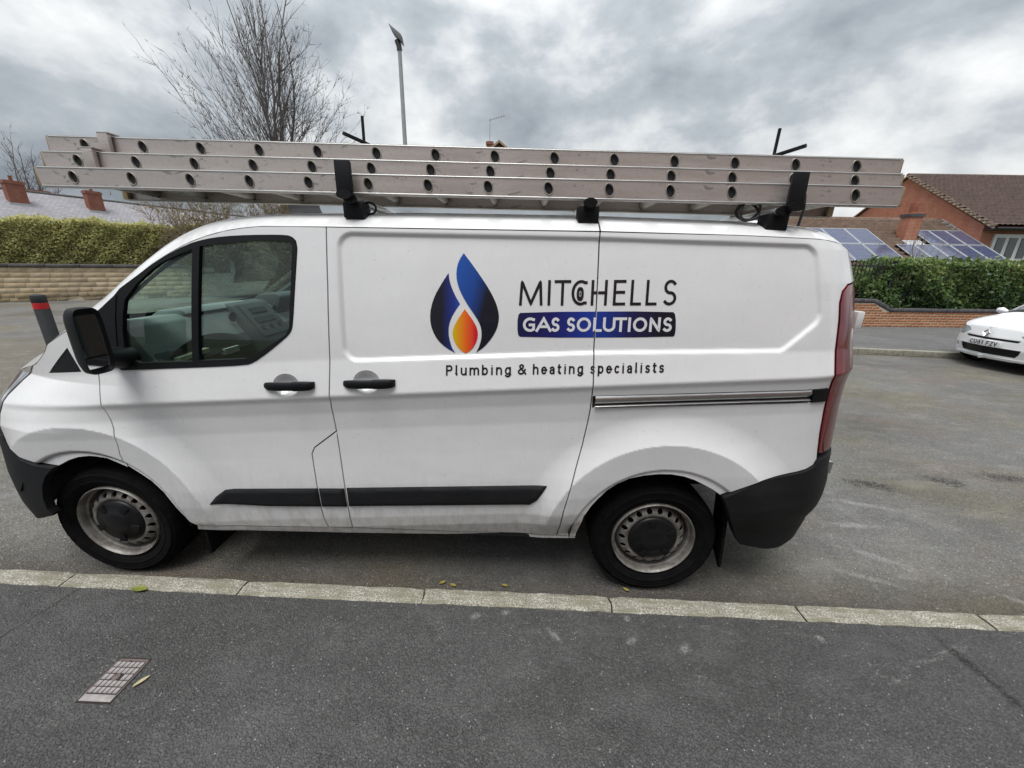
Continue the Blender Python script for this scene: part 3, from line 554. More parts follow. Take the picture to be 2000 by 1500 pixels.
for k in range(5): sa.tube([(X0+5.6+k*.28, 24.75, 6.3), (X0+5.6+k*.28, 25.2, 6.3)], .010, 4)
sa.build('television_aerial', 'lamp_grey', hr)
# ---------------------------------------------------------------- low brick wall, railings and ivy across the street
bw = thing('low_brick_wall', 'low orange brick wall with blue brick coping stepping down beside the ivy', 'wall', (11.4, 9.72, .12), math.atan2(.35, 4.0))
BW0, BW1, STEP0, STEP1, HI, LO = 0., 9.0, 2.15, 2.75, .70, .44
def wtop(x): return HI if x < STEP0 else LO if x > STEP1 else HI+(LO-HI)*(x-STEP0)/(STEP1-STEP0)
MB().prism([(BW0, -.1), (BW0, HI-.01), (STEP0, HI-.01), (STEP1, LO-.01), (BW1, LO-.01), (BW1, -.1)], .0035, .20, 'y').build('wall_core', 'mortar', bw)
bm_ = MB().box(0, .215, 0, .1, 0, .065).build('brick', 'brick_orange', bw, bevel=.005, seg=1); bdata = bm_.data; bm_.location = (BW0, 0, 0); hb_ = MB().box(0, .1025, 0, .1, 0, .065).mesh('brick'); hb_.materials.append(MATS['brick_orange'])
rb_ = random.Random(3)
for row in range(10):
    z = row*.075; x = BW0-(.1125 if row % 2 else 0)
    while x < BW1-.2:
        if z+.06 < wtop(x+.2) and x >= BW0-.01 and not (row == 0 and abs(x-BW0) < .01): o = link('brick', bdata, bw); o.location = (x, rb_.uniform(-.002, .002), z)
        x += .225
cb = MB().box(0, .066, -.02, .235, 0, .105).build('coping_brick', 'brick_blue', bw, bevel=.008, seg=1); cd_ = cb.data; x = BW0+.0; first = True
while x < BW1-.1:
    o = cb if first else link('coping_brick', cd_, bw); first = False
    ang = -math.atan2(HI-LO, STEP1-STEP0) if STEP0-.02 < x < STEP1-.04 else 0; o.location = (x, 0, wtop(x)+.002); o.rotation_euler = (0, -ang, 0); x += .0755*(math.cos(ang) if ang else 1)
fn_ = thing('iron_railings', 'black iron railings standing behind the low brick wall, half buried in ivy', 'railings', (11.4, 9.945, .12), math.atan2(.35, 4.0))
for z in (.95, 1.72): MB().box(0, 9, -.02, .02, z-.02, z+.02).build('rail', 'iron_black', fn_)
bar = MB().tube([(0, 0, .3), (0, 0, 1.84), (0, 0, 1.90)], [.013, .013, .004], 6).build('bar', 'iron_black', fn_); bar.location = (.06, 0, 0)
for k in range(1, 78): o = link('bar', bar.data, fn_); o.location = (.06+k*.115, 0, 0)
for k, x in enumerate((0.05, 2.62, 3.35, 5.7, 8.4)): MB().box(x-.035, x+.035, -.05, .03, .2, 1.88 if k else 1.9).build('post', 'iron_black', fn_)
iv = thing('ivy_hedge', 'dense dark green ivy hedge spilling over the low brick wall and railings', 'hedge', (11.4, 10.0, .12), math.atan2(.35, 4.0))
def ivt(x): return np.interp(x, [-.5, 1.0, 1.3, 1.6, 2.1, 2.6, 5, 9.5], [.74, .78, .92, 1.20, 1.70, 1.86, 1.86, 1.78])
def ivb(x): return np.interp(x, [0, 2.1, 2.8, 9.5], [.78, .76, .50, .48])
MB().grid(lambda x, v: (x, [.16, .14, .3, .9, 1.2][v], [ivb(x)-.2, (ivt(x)+ivb(x))/2, ivt(x)-.16, ivt(x)-.14, .2][v]), [k*.3 for k in range(32)], [0, 1, 2, 3, 4]).build('hedge_core', 'hedge_core', iv, recalc=False)
def sst_(x): t = np.clip((x-2.0)/.7, 0, 1); return t*t*(3-2*t)
def ivs(R, n):
    x = R.uniform(-.2, 9.4, n); tp = ivt(x); bt = ivb(x); f = R.uniform(0, 1, n) < .25; lum = .06*np.sin(x*5.3)+.05*np.sin(x*11+1)
    z = np.where(f, tp+lum+R.normal(0, .05, n), bt+(tp-bt)*R.uniform(0, 1, n)); y = np.where(f, R.uniform(.0, .9, n), .02+.07*np.sin(x*3.3+z*4)+.05*np.sin(x*8.1-z*6)+R.exponential(.05, n)-.08-.13*sst_(x))
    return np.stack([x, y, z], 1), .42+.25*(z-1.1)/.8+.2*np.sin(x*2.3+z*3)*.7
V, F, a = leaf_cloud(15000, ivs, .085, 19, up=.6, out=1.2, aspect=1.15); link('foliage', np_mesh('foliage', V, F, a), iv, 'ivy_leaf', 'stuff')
# leafless twigs sticking up out of the ivy in front of the solar roof
R = random.Random(31); st = [(R.uniform(0, 6.28), math.radians(abs(R.gauss(0, 24))), R.uniform(1.6, 2.7), .012, .6+R.uniform(0, .3)) for k in range(26)]
tw = bare_tree('leafless_shrub', 'thin leafless shrub poking up above the ivy in front of the solar panels', (15.9, 11.6, .1), st, dict(seg=(.22, .18, .15), kids=(2.6, 2.6), ang=((18, 45), (25, 60)), len=(.4, .45), bare=(.35, .1), rmin=.005), 33, 0, .02, mats=('twig_brown', 'twig_brown'))
# ---------------------------------------------------------------- street lamp, bollard
lp = thing('street_lamp', 'slim grey street lamp column with small dark lantern rising behind the van', 'lamp', (-.86, 13, 0))
MB().tube([(0, 0, 0), (0, 0, 1.2), (0, 0, 1.25), (0, 0, 4.5), (0, 0, 8.2)], [.11, .11, .082, .074, .062], 12).build('column', 'lamp_grey', lp, sm=60)
MB().tube([(.0, 0, 8.10), (-.01, -.01, 8.22), (-.06, -.03, 8.36)], [.085, .085, .08], 10).build('arm', 'lamp_dark', lp, sm=60)
MB().add([(x*.85+a*1.6, y*.6, 8.25+(z-8.20)*1.7) for a, x, y, z in ((-.05, .24, .24, 8.20), (-.05, .24, -.24, 8.20), (-.05, -.1, -.26, 8.36), (-.05, -.1, .26, 8.36), (-.05, .20, .20, 8.34), (-.05, .20, -.20, 8.34), (-.05, -.24, -.20, 8.50), (-.05, -.24, .20, 8.50))], [(0, 1, 2, 3), (7, 6, 5, 4), (0, 4, 5, 1), (1, 5, 6, 2), (2, 6, 7, 3), (3, 7, 4, 0)]).build('lantern', 'lamp_dark', lp, bevel=.02)
bo = thing('bollard', 'black plastic bollard with a red band, standing in front of the sandstone wall', 'bollard', (-3.83, 3.83, .10))
MB().lathe([(.001, 0), (.090, 0), (.088, .05), (.083, .06), (.083, .86), (.080, .865), (.080, .955), (.083, .96), (.083, 1.04), (.076, 1.062), (.04, 1.075), (.001, 1.078)], 32, 'z').build('post', 'bollard_black', bo, sm=40, recalc=False)
MB().lathe([(.0805, .867), (.0825, .869), (.0825, .951), (.0805, .953)], 32, 'z').build('reflective_band', 'band_red', bo, sm=40, recalc=False)
# ---------------------------------------------------------------- brick house on this side of the street, behind the photographer: it shades and warms the near side of the van
hn = thing('brick_house', 'red brick house behind the photographer, mirrored dimly in the van paint', 'house', (0, 0, 0))
MB().prism([(-6.2, -.1), (-6.2, 5.0), (-10.0, 7.8), (-13.8, 5.0), (-13.8, -.1)], 1.2, 17, 'x').build('wall', 'house_brick', hn)
for y1 in (-5.8, -14.2): MB().add([(1., -10.0, 8.0), (17.2, -10.0, 8.0), (17.2, y1, 4.8), (1., y1, 4.8), (1., -10.0, 7.86), (17.2, -10.0, 7.86), (17.2, y1, 4.66), (1., y1, 4.66)], [(0, 1, 2, 3), (7, 6, 5, 4), (0, 4, 5, 1), (1, 5, 6, 2), (2, 6, 7, 3), (3, 7, 4, 0)]).build('roof', 'tile_brown', hn)
for x in (2.9, 6.9, 11., 14.6):
    for z in (.9, 3.1): w = MB().box(x-.8, x+.8, -6.22, -6.12, z, z+1.3).build('window', 'white_upvc', hn); MB().box(x-.7, x+.7, -6.14, -6.10, z+.09, z+1.2).build('window_pane', 'pane_dark', w)
# ---------------------------------------------------------------- the van's side surface: depth y behind the widest plane, as a function of x (front to rear) and z
HW=.993
def sst(a,b,x):
    t=np.clip((x-a)/(b-a),0,1); return t*t*(3-2*t)
SH_X=[.3,.86,1.23,1.79,2.32,3.53,4.34,5.0]; SH_Z=[1.10,1.16,1.201,1.265,1.300,1.361,1.388,1.405]
def zc(x): return 1.056+.0675*(x-1.207)
def zsh(x): return np.interp(x,SH_X,SH_Z)
XN_Z=[.2,.3,.45,.62,.85,1.0,1.08,1.16,1.5]; XN_X=[.20,.10,.03,.0,.03,.07,.09,.10,.10]
XR_Z=[.2,.25,.32,.42,.55,.69,.785,.98,1.235,1.394,1.686,1.823,1.869,1.894,1.92]
XR_X=[4.70,4.78,4.845,4.872,4.88,4.872,4.855,4.845,4.83,4.825,4.785,4.745,4.715,4.67,4.58]
RECP=np.array([(2.398,1.848),(3.50,1.846),(4.452,1.832),(4.513,1.53),(4.365,1.391),(3.532,1.362),(2.398,1.296)])
def poly_sdf(P,x,z):
    d=np.full(np.shape(x),1e9); ins=np.zeros(np.shape(x),bool); n=len(P)
    for i in range(n):
        a=P[i];b=P[(i+1)%n]; ex,ez=b-a; wx=x-a[0]; wz=z-a[1]
        t=np.clip((wx*ex+wz*ez)/(ex*ex+ez*ez),0,1)
        d=np.minimum(d,np.hypot(wx-ex*t,wz-ez*t))
        c=((a[1]>z)!=(b[1]>z))&(x<(b[0]-a[0])*(z-a[1])/((b[1]-a[1]) if abs(b[1]-a[1])>1e-9 else 1e-9)+a[0])
        ins^=c
    return np.where(ins,-d,d)
def offs(P,r):
    P=np.asarray(P,float); n=len(P); ar=0
    for i in range(n): ar+=P[i][0]*P[(i+1)%n][1]-P[(i+1)%n][0]*P[i][1]
    sg=1 if ar>0 else -1; out=[]
    for i in range(n):
        e0=P[i]-P[i-1]; e1=P[(i+1)%n]-P[i]; e0/=np.hypot(*e0)+1e-12; e1/=np.hypot(*e1)+1e-12
        n0=np.array([-e0[1],e0[0]])*sg; n1=np.array([-e1[1],e1[0]])*sg; m=n0+n1
        k=max(m@m/2,.35); out.append(P[i]+m*r/k)
    return np.array(out)
RECS=offs(RECP,.06)
def prof(x,z):
    c=zc(x); s=zsh(x); y=0
    for dz in (-.007,-.0035,0,.0035,.007):
        q=z+dz; w=(q-s)/(1.88-s)
        up=.032+.05*w+.032*np.maximum(w,0)**2
        mid=.032*(q-c)/(s-c)
        t=(c-q); lo=np.interp(t,[0,.025,.09,.18,.32,.48,.58,.68,.75,.85],[0,.010,.020,.024,.019,.010,.008,.014,.030,.07])
        y=y+np.where(q>s,up,np.where(q>c,mid,lo))
    return y/5
def flare(x,z,cx,czz,A,fa,crisp=True):
    r=np.hypot(x-cx,z-czz); ang=np.degrees(np.abs(np.arctan2(x-cx,z-czz)))
    w=(1-sst(fa,fa+38,ang))*sst(cx-.75,cx-.25,x+(3 if cx>2 else 0))
    if not crisp: return -A*(1-sst(.50,.74,r))*.75*w
    b=A*np.where(r<.60,1.,np.clip((.75-r)/.15,0,1)**1.7)-.014*np.clip((.60-r)/.14,0,1)-.010*(1-sst(.452,.472,r))
    return -b*w
def S(x,z,crisp=True):
    x=np.asarray(x,float); z=np.asarray(z,float)
    y=prof(x,z)
    y=y+flare(x,z,1.01,.335,.028,62,crisp)+flare(x,z,3.945,.335,.036,66,crisp)
    d=poly_sdf(RECS,x,z)-.06
    y=y+.012*(1-sst(-.012,.011,d))
    # nose
    xn=np.interp(z,XN_Z,XN_X); xe=np.interp(z,[.9,1.15],[1.05,1.40]); aa=np.interp(z,[.9,1.15],[.10,.50]); mm=np.interp(z,[.9,1.15],[4.6,8.])
    s=np.clip((xe-x)/(xe-xn),0,1.0); y=y*(1-s**2)+aa*s**2+(HW-aa)*s**mm
    xr=np.interp(z,XR_Z,XR_X); s=np.clip((x-(xr-.42))/.42,0,1.15); y=y+.20*s**3.2
    return y
def dens(P, step):
    out = []; P = [tuple(p) for p in P]
    for i in range(len(P)):
        a, b = P[i], P[(i+1) % len(P)]; n = max(1, int(math.ceil(math.hypot(b[0]-a[0], b[1]-a[1])/step)))
        out += [(a[0]+(b[0]-a[0])*k/n, a[1]+(b[1]-a[1])*k/n) for k in range(n)]
    return np.array(out)
def chaikin(P, n=1, closed=False):
    P = [np.array(p, float) for p in P]
    for _ in range(n):
        Q = [] if closed else [P[0]]
        for i in range(len(P) if closed else len(P)-1):
            a, b = P[i], P[(i+1) % len(P)]; Q += [a*.75+b*.25, a*.25+b*.75]
        if not closed: Q.append(P[-1])
        P = Q
    return [tuple(p) for p in P]
def panel(name, outline, mat, parent, holes=(), off=0., gap=.003, res=.012, rim=.028, fn=None, sub=None):
    """body panel: outline in (x, z), laid on the side surface, with returned edges"""
    fn = fn or S
    P = offs(outline, gap) if gap else np.array(outline, float); H = [offs(h, -gap) if gap else np.array(h, float) for h in holes]
    loops = [dens(P, res*1.6)] + [dens(h, res*1.6) for h in H]
    x0, z0 = P.min(0); x1, z1 = P.max(0)
    gx, gz = np.meshgrid(np.arange(x0, x1, res), np.arange(z0, z1, res)); gx = gx.ravel(); gz = gz.ravel()
    ok = poly_sdf(P, gx, gz) < -res*.55
    for h in H: ok &= poly_sdf(h, gx, gz) > res*.55
    pts = [tuple(q) for l in loops for q in l]; edges = []; k = 0
    for l in loops: edges += [(k+i, k+(i+1) % len(l)) for i in range(len(l))]; k += len(l)
    nb = k; pts += list(zip(gx[ok], gz[ok]))
    r = delaunay_2d_cdt([Vector(p) for p in pts], edges, [], 0, 1e-7)
    vs = np.array([tuple(v) for v in r[0]]); F = np.array(r[2]); cen = vs[F].mean(1)
    keep = poly_sdf(P, cen[:, 0], cen[:, 1]) < 0
    for h in H: keep &= poly_sdf(h, cen[:, 0], cen[:, 1]) > 0
    F = F[keep]
    def nrm(x, z):
        e = 2e-3; dx = (fn(x+e, z)-fn(x-e, z))/(2*e); dz = (fn(x, z+e)-fn(x, z-e))/(2*e); n = np.stack([dx, -np.ones_like(dx), dz], 1); return n/np.linalg.norm(n, axis=1)[:, None]
    V = np.stack([vs[:, 0], fn(vs[:, 0], vs[:, 1])+off, vs[:, 1]], 1); NR = nrm(vs[:, 0], vs[:, 1])
    a, b_, c_ = vs[F[:, 0]], vs[F[:, 1]], vs[F[:, 2]]; ar = (b_[:, 0]-a[:, 0])*(c_[:, 1]-a[:, 1])-(b_[:, 1]-a[:, 1])*(c_[:, 0]-a[:, 0])
    F = F[np.abs(ar) > 1e-12]; ar = ar[np.abs(ar) > 1e-12]; F[ar < 0] = F[ar < 0][:, ::-1]
    VV = [V]; NN = [NR]; QF = []; k = len(V)
    for l in loops:
        if not rim: break
        n = len(l); y = fn(l[:, 0], l[:, 1])+off; d = np.roll(l, -1, 0)-np.roll(l, 1, 0); d /= np.linalg.norm(d, axis=1)[:, None]+1e-12
        ccw = np.sum(l[:, 0]*np.roll(l[:, 1], -1)-np.roll(l[:, 0], -1)*l[:, 1]) > 0; hole = l is not loops[0]
        sg = 1 if ccw != hole else -1; on = np.stack([d[:, 1]*sg, 0*y, -d[:, 0]*sg], 1)
        VV += [np.stack([l[:, 0], y, l[:, 1]], 1), np.stack([l[:, 0], y+rim, l[:, 1]], 1)]; NN += [on, on]
        for i in range(n):
            j = (i+1) % n; q = (k+i, k+j, k+n+j, k+n+i); QF.append(q if sg < 0 else q[::-1])
        k += 2*n
    me = bpy.data.meshes.new(name); me.from_pydata(np.concatenate(VV).tolist(), [], F.tolist()+QF); me.update()
    me.polygons.foreach_set('use_smooth', [True]*len(me.polygons)); me.normals_split_custom_set_from_vertices(np.concatenate(NN).tolist())
    o = link(name, me, parent, mat); return o
def mirror(o, parent):
    c = o.copy(); COL.objects.link(c); c.parent = parent; c.scale = (1, -1, 1); c.location = (0, 2*HW, 0)
    return c
# outlines measured on the van, metres (x from the nose, z above the road)
D_TOP = [(2.347, 1.875), (2.196, 1.875), (2.049, 1.873), (1.969, 1.864), (1.889, 1.85), (1.808, 1.828), (1.725, 1.798), (1.639, 1.755), (1.552, 1.705), (1.461, 1.642), (1.367, 1.572), (1.285, 1.511), (1.241, 1.478)]
D_REAR = [(2.347, 1.875), (2.342, 1.624), (2.328, 1.297), (2.319, 1.137), (2.314, 1.06), (2.319, .945), (2.2, .854), (2.183, .821), (2.184, .76), (2.187, .686), (2.19, .551), (2.195, .465), (2.205, .377)]
D_FRONT = [(1.196, 1.22), (1.199, 1.15), (1.207, 1.083), (1.211, 1.03), (1.222, .983), (1.230, .933), (1.229, .85), (1.22, .790)]
F_ARCH = [(.863, .709), (.926, .742), (.984, .762), (1.042, .77), (1.079, .768), (1.132, .76), (1.18, .737), (1.23, .713), (1.278, .685), (1.332, .641), (1.381, .58), (1.415, .508), (1.442, .45), (1.472, .403), (1.499, .377)]
SL_LOW = [(2.319, .945), (2.324, .82), (2.331, .644), (2.335, .523), (2.334, .38)]
SL_REAR = [(3.532, 1.876), (3.534, 1.626), (3.535, 1.347), (3.539, 1.165), (3.538, 1.095), (3.532, 1.03), (3.514, .909), (3.487, .79), (3.462, .672), (3.44, .551), (3.424, .348)]
R_ARCH = [(3.531, .332), (3.54, .434), (3.552, .513), (3.581, .577), (3.612, .624), (3.651, .674), (3.699, .713), (3.757, .744), (3.824, .762), (3.892, .772), (3.952, .773), (4.014, .764), (4.068, .746), (4.116, .723), (4.165, .697), (4.206, .668)]
B_TOP = [(.58, .815), (.622, .781), (.658, .747), (.76, .719), (.863, .709)]
B_ARCH = [(.863, .709), (.806, .66), (.769, .6), (.747, .528), (.747, .465), (.77, .425)]
ZT = [(.10, 1.02), (.2, 1.05), (.35, 1.098), (.55, 1.155), (.72, 1.197), (.765, 1.212), (.824, 1.246), (.879, 1.287), (.915, 1.325), (1.04, 1.385), (1.241, 1.478), (1.285, 1.511), (1.367, 1.572), (1.461, 1.642), (1.552, 1.705), (1.639, 1.755), (1.725, 1.798), (1.808, 1.828), (1.889, 1.85), (1.969, 1.864), (2.049, 1.873), (2.347, 1.876), (3.532, 1.878), (4.136, 1.872), (4.494, 1.862), (4.60, 1.848), (4.68, 1.82), (4.72, 1.79)]
ZC = [(.06, 1.0), (.096, 1.085), (.2, 1.165), (.41, 1.262), (.65, 1.325), (.86, 1.365), (1.0, 1.455), (1.2, 1.60), (1.4, 1.745), (1.55, 1.845), (1.66, 1.90), (1.80, 1.935), (2.1, 1.958), (2.7, 1.972), (3.5, 1.972), (4.2, 1.958), (4.5, 1.94), (4.64, 1.915), (4.70, 1.88), (4.745, 1.83)]
def zt(x): return float(np.interp(x, *zip(*ZT)))
def zcn(x): return float(np.mean([np.interp(x+d, *zip(*ZC)) for d in (-.05, -.025, 0, .025, .05)]))
def top(x, t):
    """roof, windscreen and bonnet surface; t from 0 (near edge) through 1 (middle) to 2 (far edge)"""
    z0 = zt(x); y0 = float(S(x, z0)); p = float(np.interp(x, [.6, 1.1, 2], [3., 8., 8.])); s = min(t, 2-t)
    y = y0+(HW-y0)*s; z = z0+(max(zcn(x), z0+.004)-z0)*(1-(1-s)**p)
    return (x, y if t <= 1 else 2*HW-y, z)
van = thing('panel_van', 'white panel van parked by the kerb with flame logo and ladders on its roof', 'van')
# ---- body panels (near side; mirrored for the far side)
both = []
CUP_F = [(2.117+.060*math.cos(a), 1.178+.050*math.sin(a)) for a in np.linspace(0, 2*math.pi, 37)[:-1]]; CUP_S = [(x+.380, z+.026) for x, z in CUP_F]
WIN = chaikin([(1.279, 1.222), (1.300, 1.387), (1.330, 1.508), (1.369, 1.580), (1.461, 1.640), (1.596, 1.727), (1.724, 1.789), (1.806, 1.812), (1.887, 1.825), (2.007, 1.833), (2.142, 1.836), (2.19, 1.833), (2.216, 1.806), (2.206, 1.72), (2.196, 1.643), (2.170, 1.456), (2.157, 1.423), (2.131, 1.397), (2.040, 1.327), (1.967, 1.279), (1.932, 1.267), (1.734, 1.252), (1.473, 1.236)], 1, True)
wing = panel('front_wing', B_TOP[::1] + F_ARCH[1:8] + [(1.228, .72)] + D_FRONT[::-1] + [(1.241, 1.478), (1.04, 1.385), (.915, 1.325), (.879, 1.287), (.824, 1.246), (.765, 1.212), (.728, 1.199), (.64, 1.12), (.575, 1.045), (.55, .96), (.555, .88)], 'white_paint', van, holes=[[(.863, 1.176), (1.045, 1.312), (1.096, 1.205)]], res=.008); both.append(wing)
tri = panel('scuttle_corner', [(.863, 1.176), (1.045, 1.312), (1.096, 1.205)], 'black_plastic', van, off=.003, gap=.0015, rim=.02); both.append(tri)
door = panel('front_door', D_TOP + D_FRONT + [(1.228, .722)] + F_ARCH[8:] + [(1.808, .373)] + D_REAR[::-1][:-1], 'white_paint', van, holes=[WIN, CUP_F], res=.008); both.append(door)
both.append(panel('body_side_lower', [(2.319, .945), (2.2, .854), (2.183, .821), (2.184, .76), (2.187, .686), (2.19, .551), (2.195, .465), (2.205, .377)] + SL_LOW[::-1][:-1], 'white_paint', van))
slide = panel('sliding_door', [(2.347, 1.875), (2.342, 1.624), (2.328, 1.297), (2.319, 1.137), (2.314, 1.06)] + SL_LOW + [(2.906, .354)] + SL_REAR[::-1], 'white_paint', van, holes=[CUP_S], res=.0072); both.append(slide)
TAIL = [(4.70, 1.682), (4.641, 1.677), (4.606, 1.648), (4.597, 1.60), (4.605, 1.527), (4.609, 1.414), (4.612, 1.30), (4.622, 1.19), (4.632, 1.10), (4.640, 1.0), (4.655, .892), (4.70, .86)]
RB_TOP = [(4.206, .668), (4.371, .763), (4.543, .796), (4.608, .812), (4.645, .83), (4.66, .86)]
def xr(z): return float(np.interp(z, XR_Z, XR_X))
RAIL = [(3.545, 1.160), (4.607, 1.222), (4.618, 1.160), (3.548, 1.102)]
quarter = panel('rear_quarter', SL_REAR + [(3.528, .337)] + R_ARCH[1:] + RB_TOP[1:] + [(4.655, .892), (4.640, 1.0), (4.632, 1.10), (4.622, 1.19), (4.612, 1.30), (4.609, 1.414), (4.605, 1.527), (4.597, 1.60), (4.606, 1.648), (4.641, 1.677), (4.70, 1.685)] + [(xr(1.70)-.002, 1.70), (xr(1.75)-.002, 1.75), (xr(1.79)-.002, 1.79), (4.68, 1.82), (4.60, 1.848), (4.494, 1.862), (4.136, 1.872)], 'white_paint', van, holes=[RAIL], res=.0072); both.append(quarter)
sill = panel('sill', [(1.499, .375), (1.808, .370), (2.205, .374), (2.333, .373), (2.906, .351), (3.424, .345), (3.527, .335), (3.53, .322), (2.3, .322), (1.485, .335)], 'white_paint', van, off=.004, rim=.04); both.append(sill)
inner = panel('inner_shell', [(.62, 1.0), (.9, 1.25), (1.06, 1.36)] + [(x, z-.012) for x, z in D_TOP[::-1]] + [(3.53, 1.86), (4.45, 1.84), (4.58, 1.6), (4.6, 1.1), (4.58, .85)] + [(4.22, .70), (4.1, .76), (3.95, .795), (3.8, .785), (3.65, .71), (3.56, .60), (3.52, .45), (3.51, .36), (1.52, .40), (1.42, .56), (1.3, .70), (1.12, .785), (.95, .79), (.80, .72)], 'shut_gap', van, holes=[[(x+(.02 if x < 1.5 else 0), z) for x, z in WIN]], off=.034, gap=0., res=.05, rim=0.); both.append(inner)
fb = panel('front_bumper', [(.03, .80), (.10, .83), (.3, .85), (.555, .845)] + B_TOP[0:] + B_ARCH[1:] + [(.70, .40), (.60, .36), (.45, .31), (.3, .28), (.13, .28), (.03, .45)], 'bumper_plastic', van, off=-.010, rim=.04, fn=lambda x, z: S(x, z, False)); both.append(fb)
nose = panel('grille_panel', [(.03, .81), (.10, .838), (.3, .858), (.552, .853), (.548, .9), (.546, .955), (.44, .915), (.3, .885), (.17, .915), (.15, 1.0), (.10, 1.015), (.05, .96)], 'black_plastic', van, off=.002, rim=.03); both.append(nose)
HL = [(.726, 1.198), (.55, 1.153), (.35, 1.094), (.2, 1.046), (.155, 1.0), (.172, .92), (.3, .888), (.44, .918), (.546, .96), (.572, 1.045), (.636, 1.12)]
hl = panel('headlight', HL, 'head_lens', van, off=-.004, rim=.03); both.append(hl)
rb = panel('rear_bumper', RB_TOP + [(4.70, .862), (xr(.86)+.002, .855), (xr(.78), .78), (xr(.69), .69), (xr(.55), .55), (xr(.42), .42), (xr(.32), .32), (4.72, .285), (4.55, .30), (4.395, .335), (4.349, .406), (4.275, .535), (4.238, .61)], 'bumper_plastic', van, off=-.012, rim=.05, fn=lambda x, z: S(x, z, False)); both.append(rb)
tl = panel('tail_light', TAIL[:11] + [(4.69, .885)] + [(4.672+.004*k, z) for k, z in enumerate((.95, 1.1, 1.3))] + [(4.672, 1.5), (4.668, 1.62), (4.70, 1.66)], 'tail_red', van, off=-.006, rim=.03); both.append(tl)
tl2 = panel('lamp_lens', [(4.672+.004*k, z) for k, z in enumerate((.95, 1.1, 1.3))] + [(4.672, 1.5), (4.668, 1.62), (4.705, 1.665)] + [(xr(z), z) for z in (1.66, 1.5, 1.3, 1.1, .95, .89)] + [(4.695, .888)], 'tail_clear', van, off=-.005, gap=.001, rim=.03); both.append(tl2)
for o in both: mirror(o, van)
# ---- roof, windscreen, bonnet
def tgrid(ts): return [t for t in ts]
tsA = [(k/14)**1.8*.17 for k in range(15)]
tsM = [.17+(1.83-.17)*k/40 for k in range(41)]
tsB = [2-t for t in reversed(tsA)]
xa = lambda t: .865+.20*(1-min(t, 2-t))**3; xb = lambda t: 1.635+.13*(1-min(t, 2-t))**3
us = [k/24 for k in range(25)]
m_ = MB().grid(lambda u, t: top((.10+(xa(t)-.10)*u), t), us, tsA+tsM[1:-1]+tsB); m_.build('bonnet', 'white_paint', van, sm=40, recalc=False)
for ts in (tsA, tsB): MB().grid(lambda u, t: top(xa(t)+(xb(t)-xa(t))*u, t), us, ts).build('windscreen_pillar', 'white_paint', van, sm=40, recalc=False)
MB().grid(lambda u, t: (lambda p: (p[0]+.012, p[1], p[2]-.006))(top(xa(t)+(xb(t)-xa(t))*u, t)), us, tsM).build('windscreen', 'screen_glass', van, sm=60, recalc=False)
for ts in ([.02, .06, .10, .14, .17, .21], [1.79, 1.83, 1.86, 1.90, 1.94, 1.98]):   # grey pillar trim inside the cab
    MB().grid(lambda u, t: (lambda p: (p[0]+.035, p[1]+(.02 if t < 1 else -.02), p[2]-.035))(top(xa(t)-.1+(xb(t)-xa(t)+.1)*u, t)), us, ts).build('pillar_trim', 'cabin_light', van, sm=60, recalc=False)
us2 = [k/60 for k in range(61)]
roof = MB().grid(lambda u, t: top(xb(t)+(4.745-.03*abs(t-1)**3-xb(t))*u, t), us2, tsA+tsM[1:-1]+tsB).build('roof', 'white_paint', van, sm=40, recalc=False)
MB().grid(lambda u, t: (lambda p: (p[0], p[1], p[2]-.04))(top(xb(t)+(2.6-xb(t))*u, t)), us2[::6], [.12, .3, .6, 1, 1.4, 1.7, 1.88]).build('headlining', 'cabin_light', van, sm=60, recalc=False)
# seam in the roof edge over the sliding door's rear edge
MB().tube([top(3.532, t) for t in (0, .01, .03, .06, .1, .14)], .0035, 5).build('roof_seam', 'shut_gap', roof, sm=60)
# ---- rear doors
for sgn in (0, 1):
    def rd(u, z, sgn=sgn):
        y0 = float(S(xr(z), z)); y = y0+(HW-.003-y0)*u; x = xr(z)+.025*(1-((HW-y)/(HW-y0))**3)
        return (x, y if sgn == 0 else 2*HW-y, z)
    o = MB().grid(rd, [k/16 for k in range(17)], [.62, .70, .785, .98, 1.2, 1.4, 1.55, 1.686, 1.75, 1.80, 1.83], flip=(sgn == 1)).build('rear_door', 'white_paint', van, sm=50, recalc=False)
    for z, h_ in ((1.515, .040), (.735, .036)):                   # hinge blocks standing proud of the rear corner
        y = .20 if sgn == 0 else 2*HW-.20
        MB().box(xr(z)-.035, xr(z)+(.0 if z > 1 else .012), y-.02, y+.03, z-h_, z+h_).build('hinge', 'white_paint' if z > 1 else 'chrome_rail', o, bevel=.008)
MB().box(4.80, 4.90, .3, 2*HW-.3, .33, .66).build('rear_bumper_centre', 'bumper_plastic', van, bevel=.02)
# ---- underbody, arch liners, exhaust
MB().box(1.50, 3.48, .07, 2*HW-.07, .325, .35).box(.55, 1.50, .45, 2*HW-.45, .30, .33).box(4.45, 4.75, .30, 2*HW-.30, .52, .54).box(3.45, 4.45, .45, 2*HW-.45, .55, .57).build('underbody', 'under_dark', van)
def liner(cx, a0, a1, r=.452, y0=.012, y1=.42):
    for m in (1, -1):
        f = lambda a, y: (cx+r*math.sin(a), y if m == 1 else 2*HW-y, .335+r*math.cos(a))
        MB().grid(f, [a0+(a1-a0)*k/24 for k in range(25)], [y0, y1], flip=(m == 1)).build('arch_liner', 'under_dark', van, sm=60, recalc=False)
        MB().add([(cx, y1 if m == 1 else 2*HW-y1, .36)]+[f(a0+(a1-a0)*k/24, y1) for k in range(25)], [(0, k+1, k+2) for k in range(24)]).build('arch_inner_wall', 'under_dark', van, recalc=False)
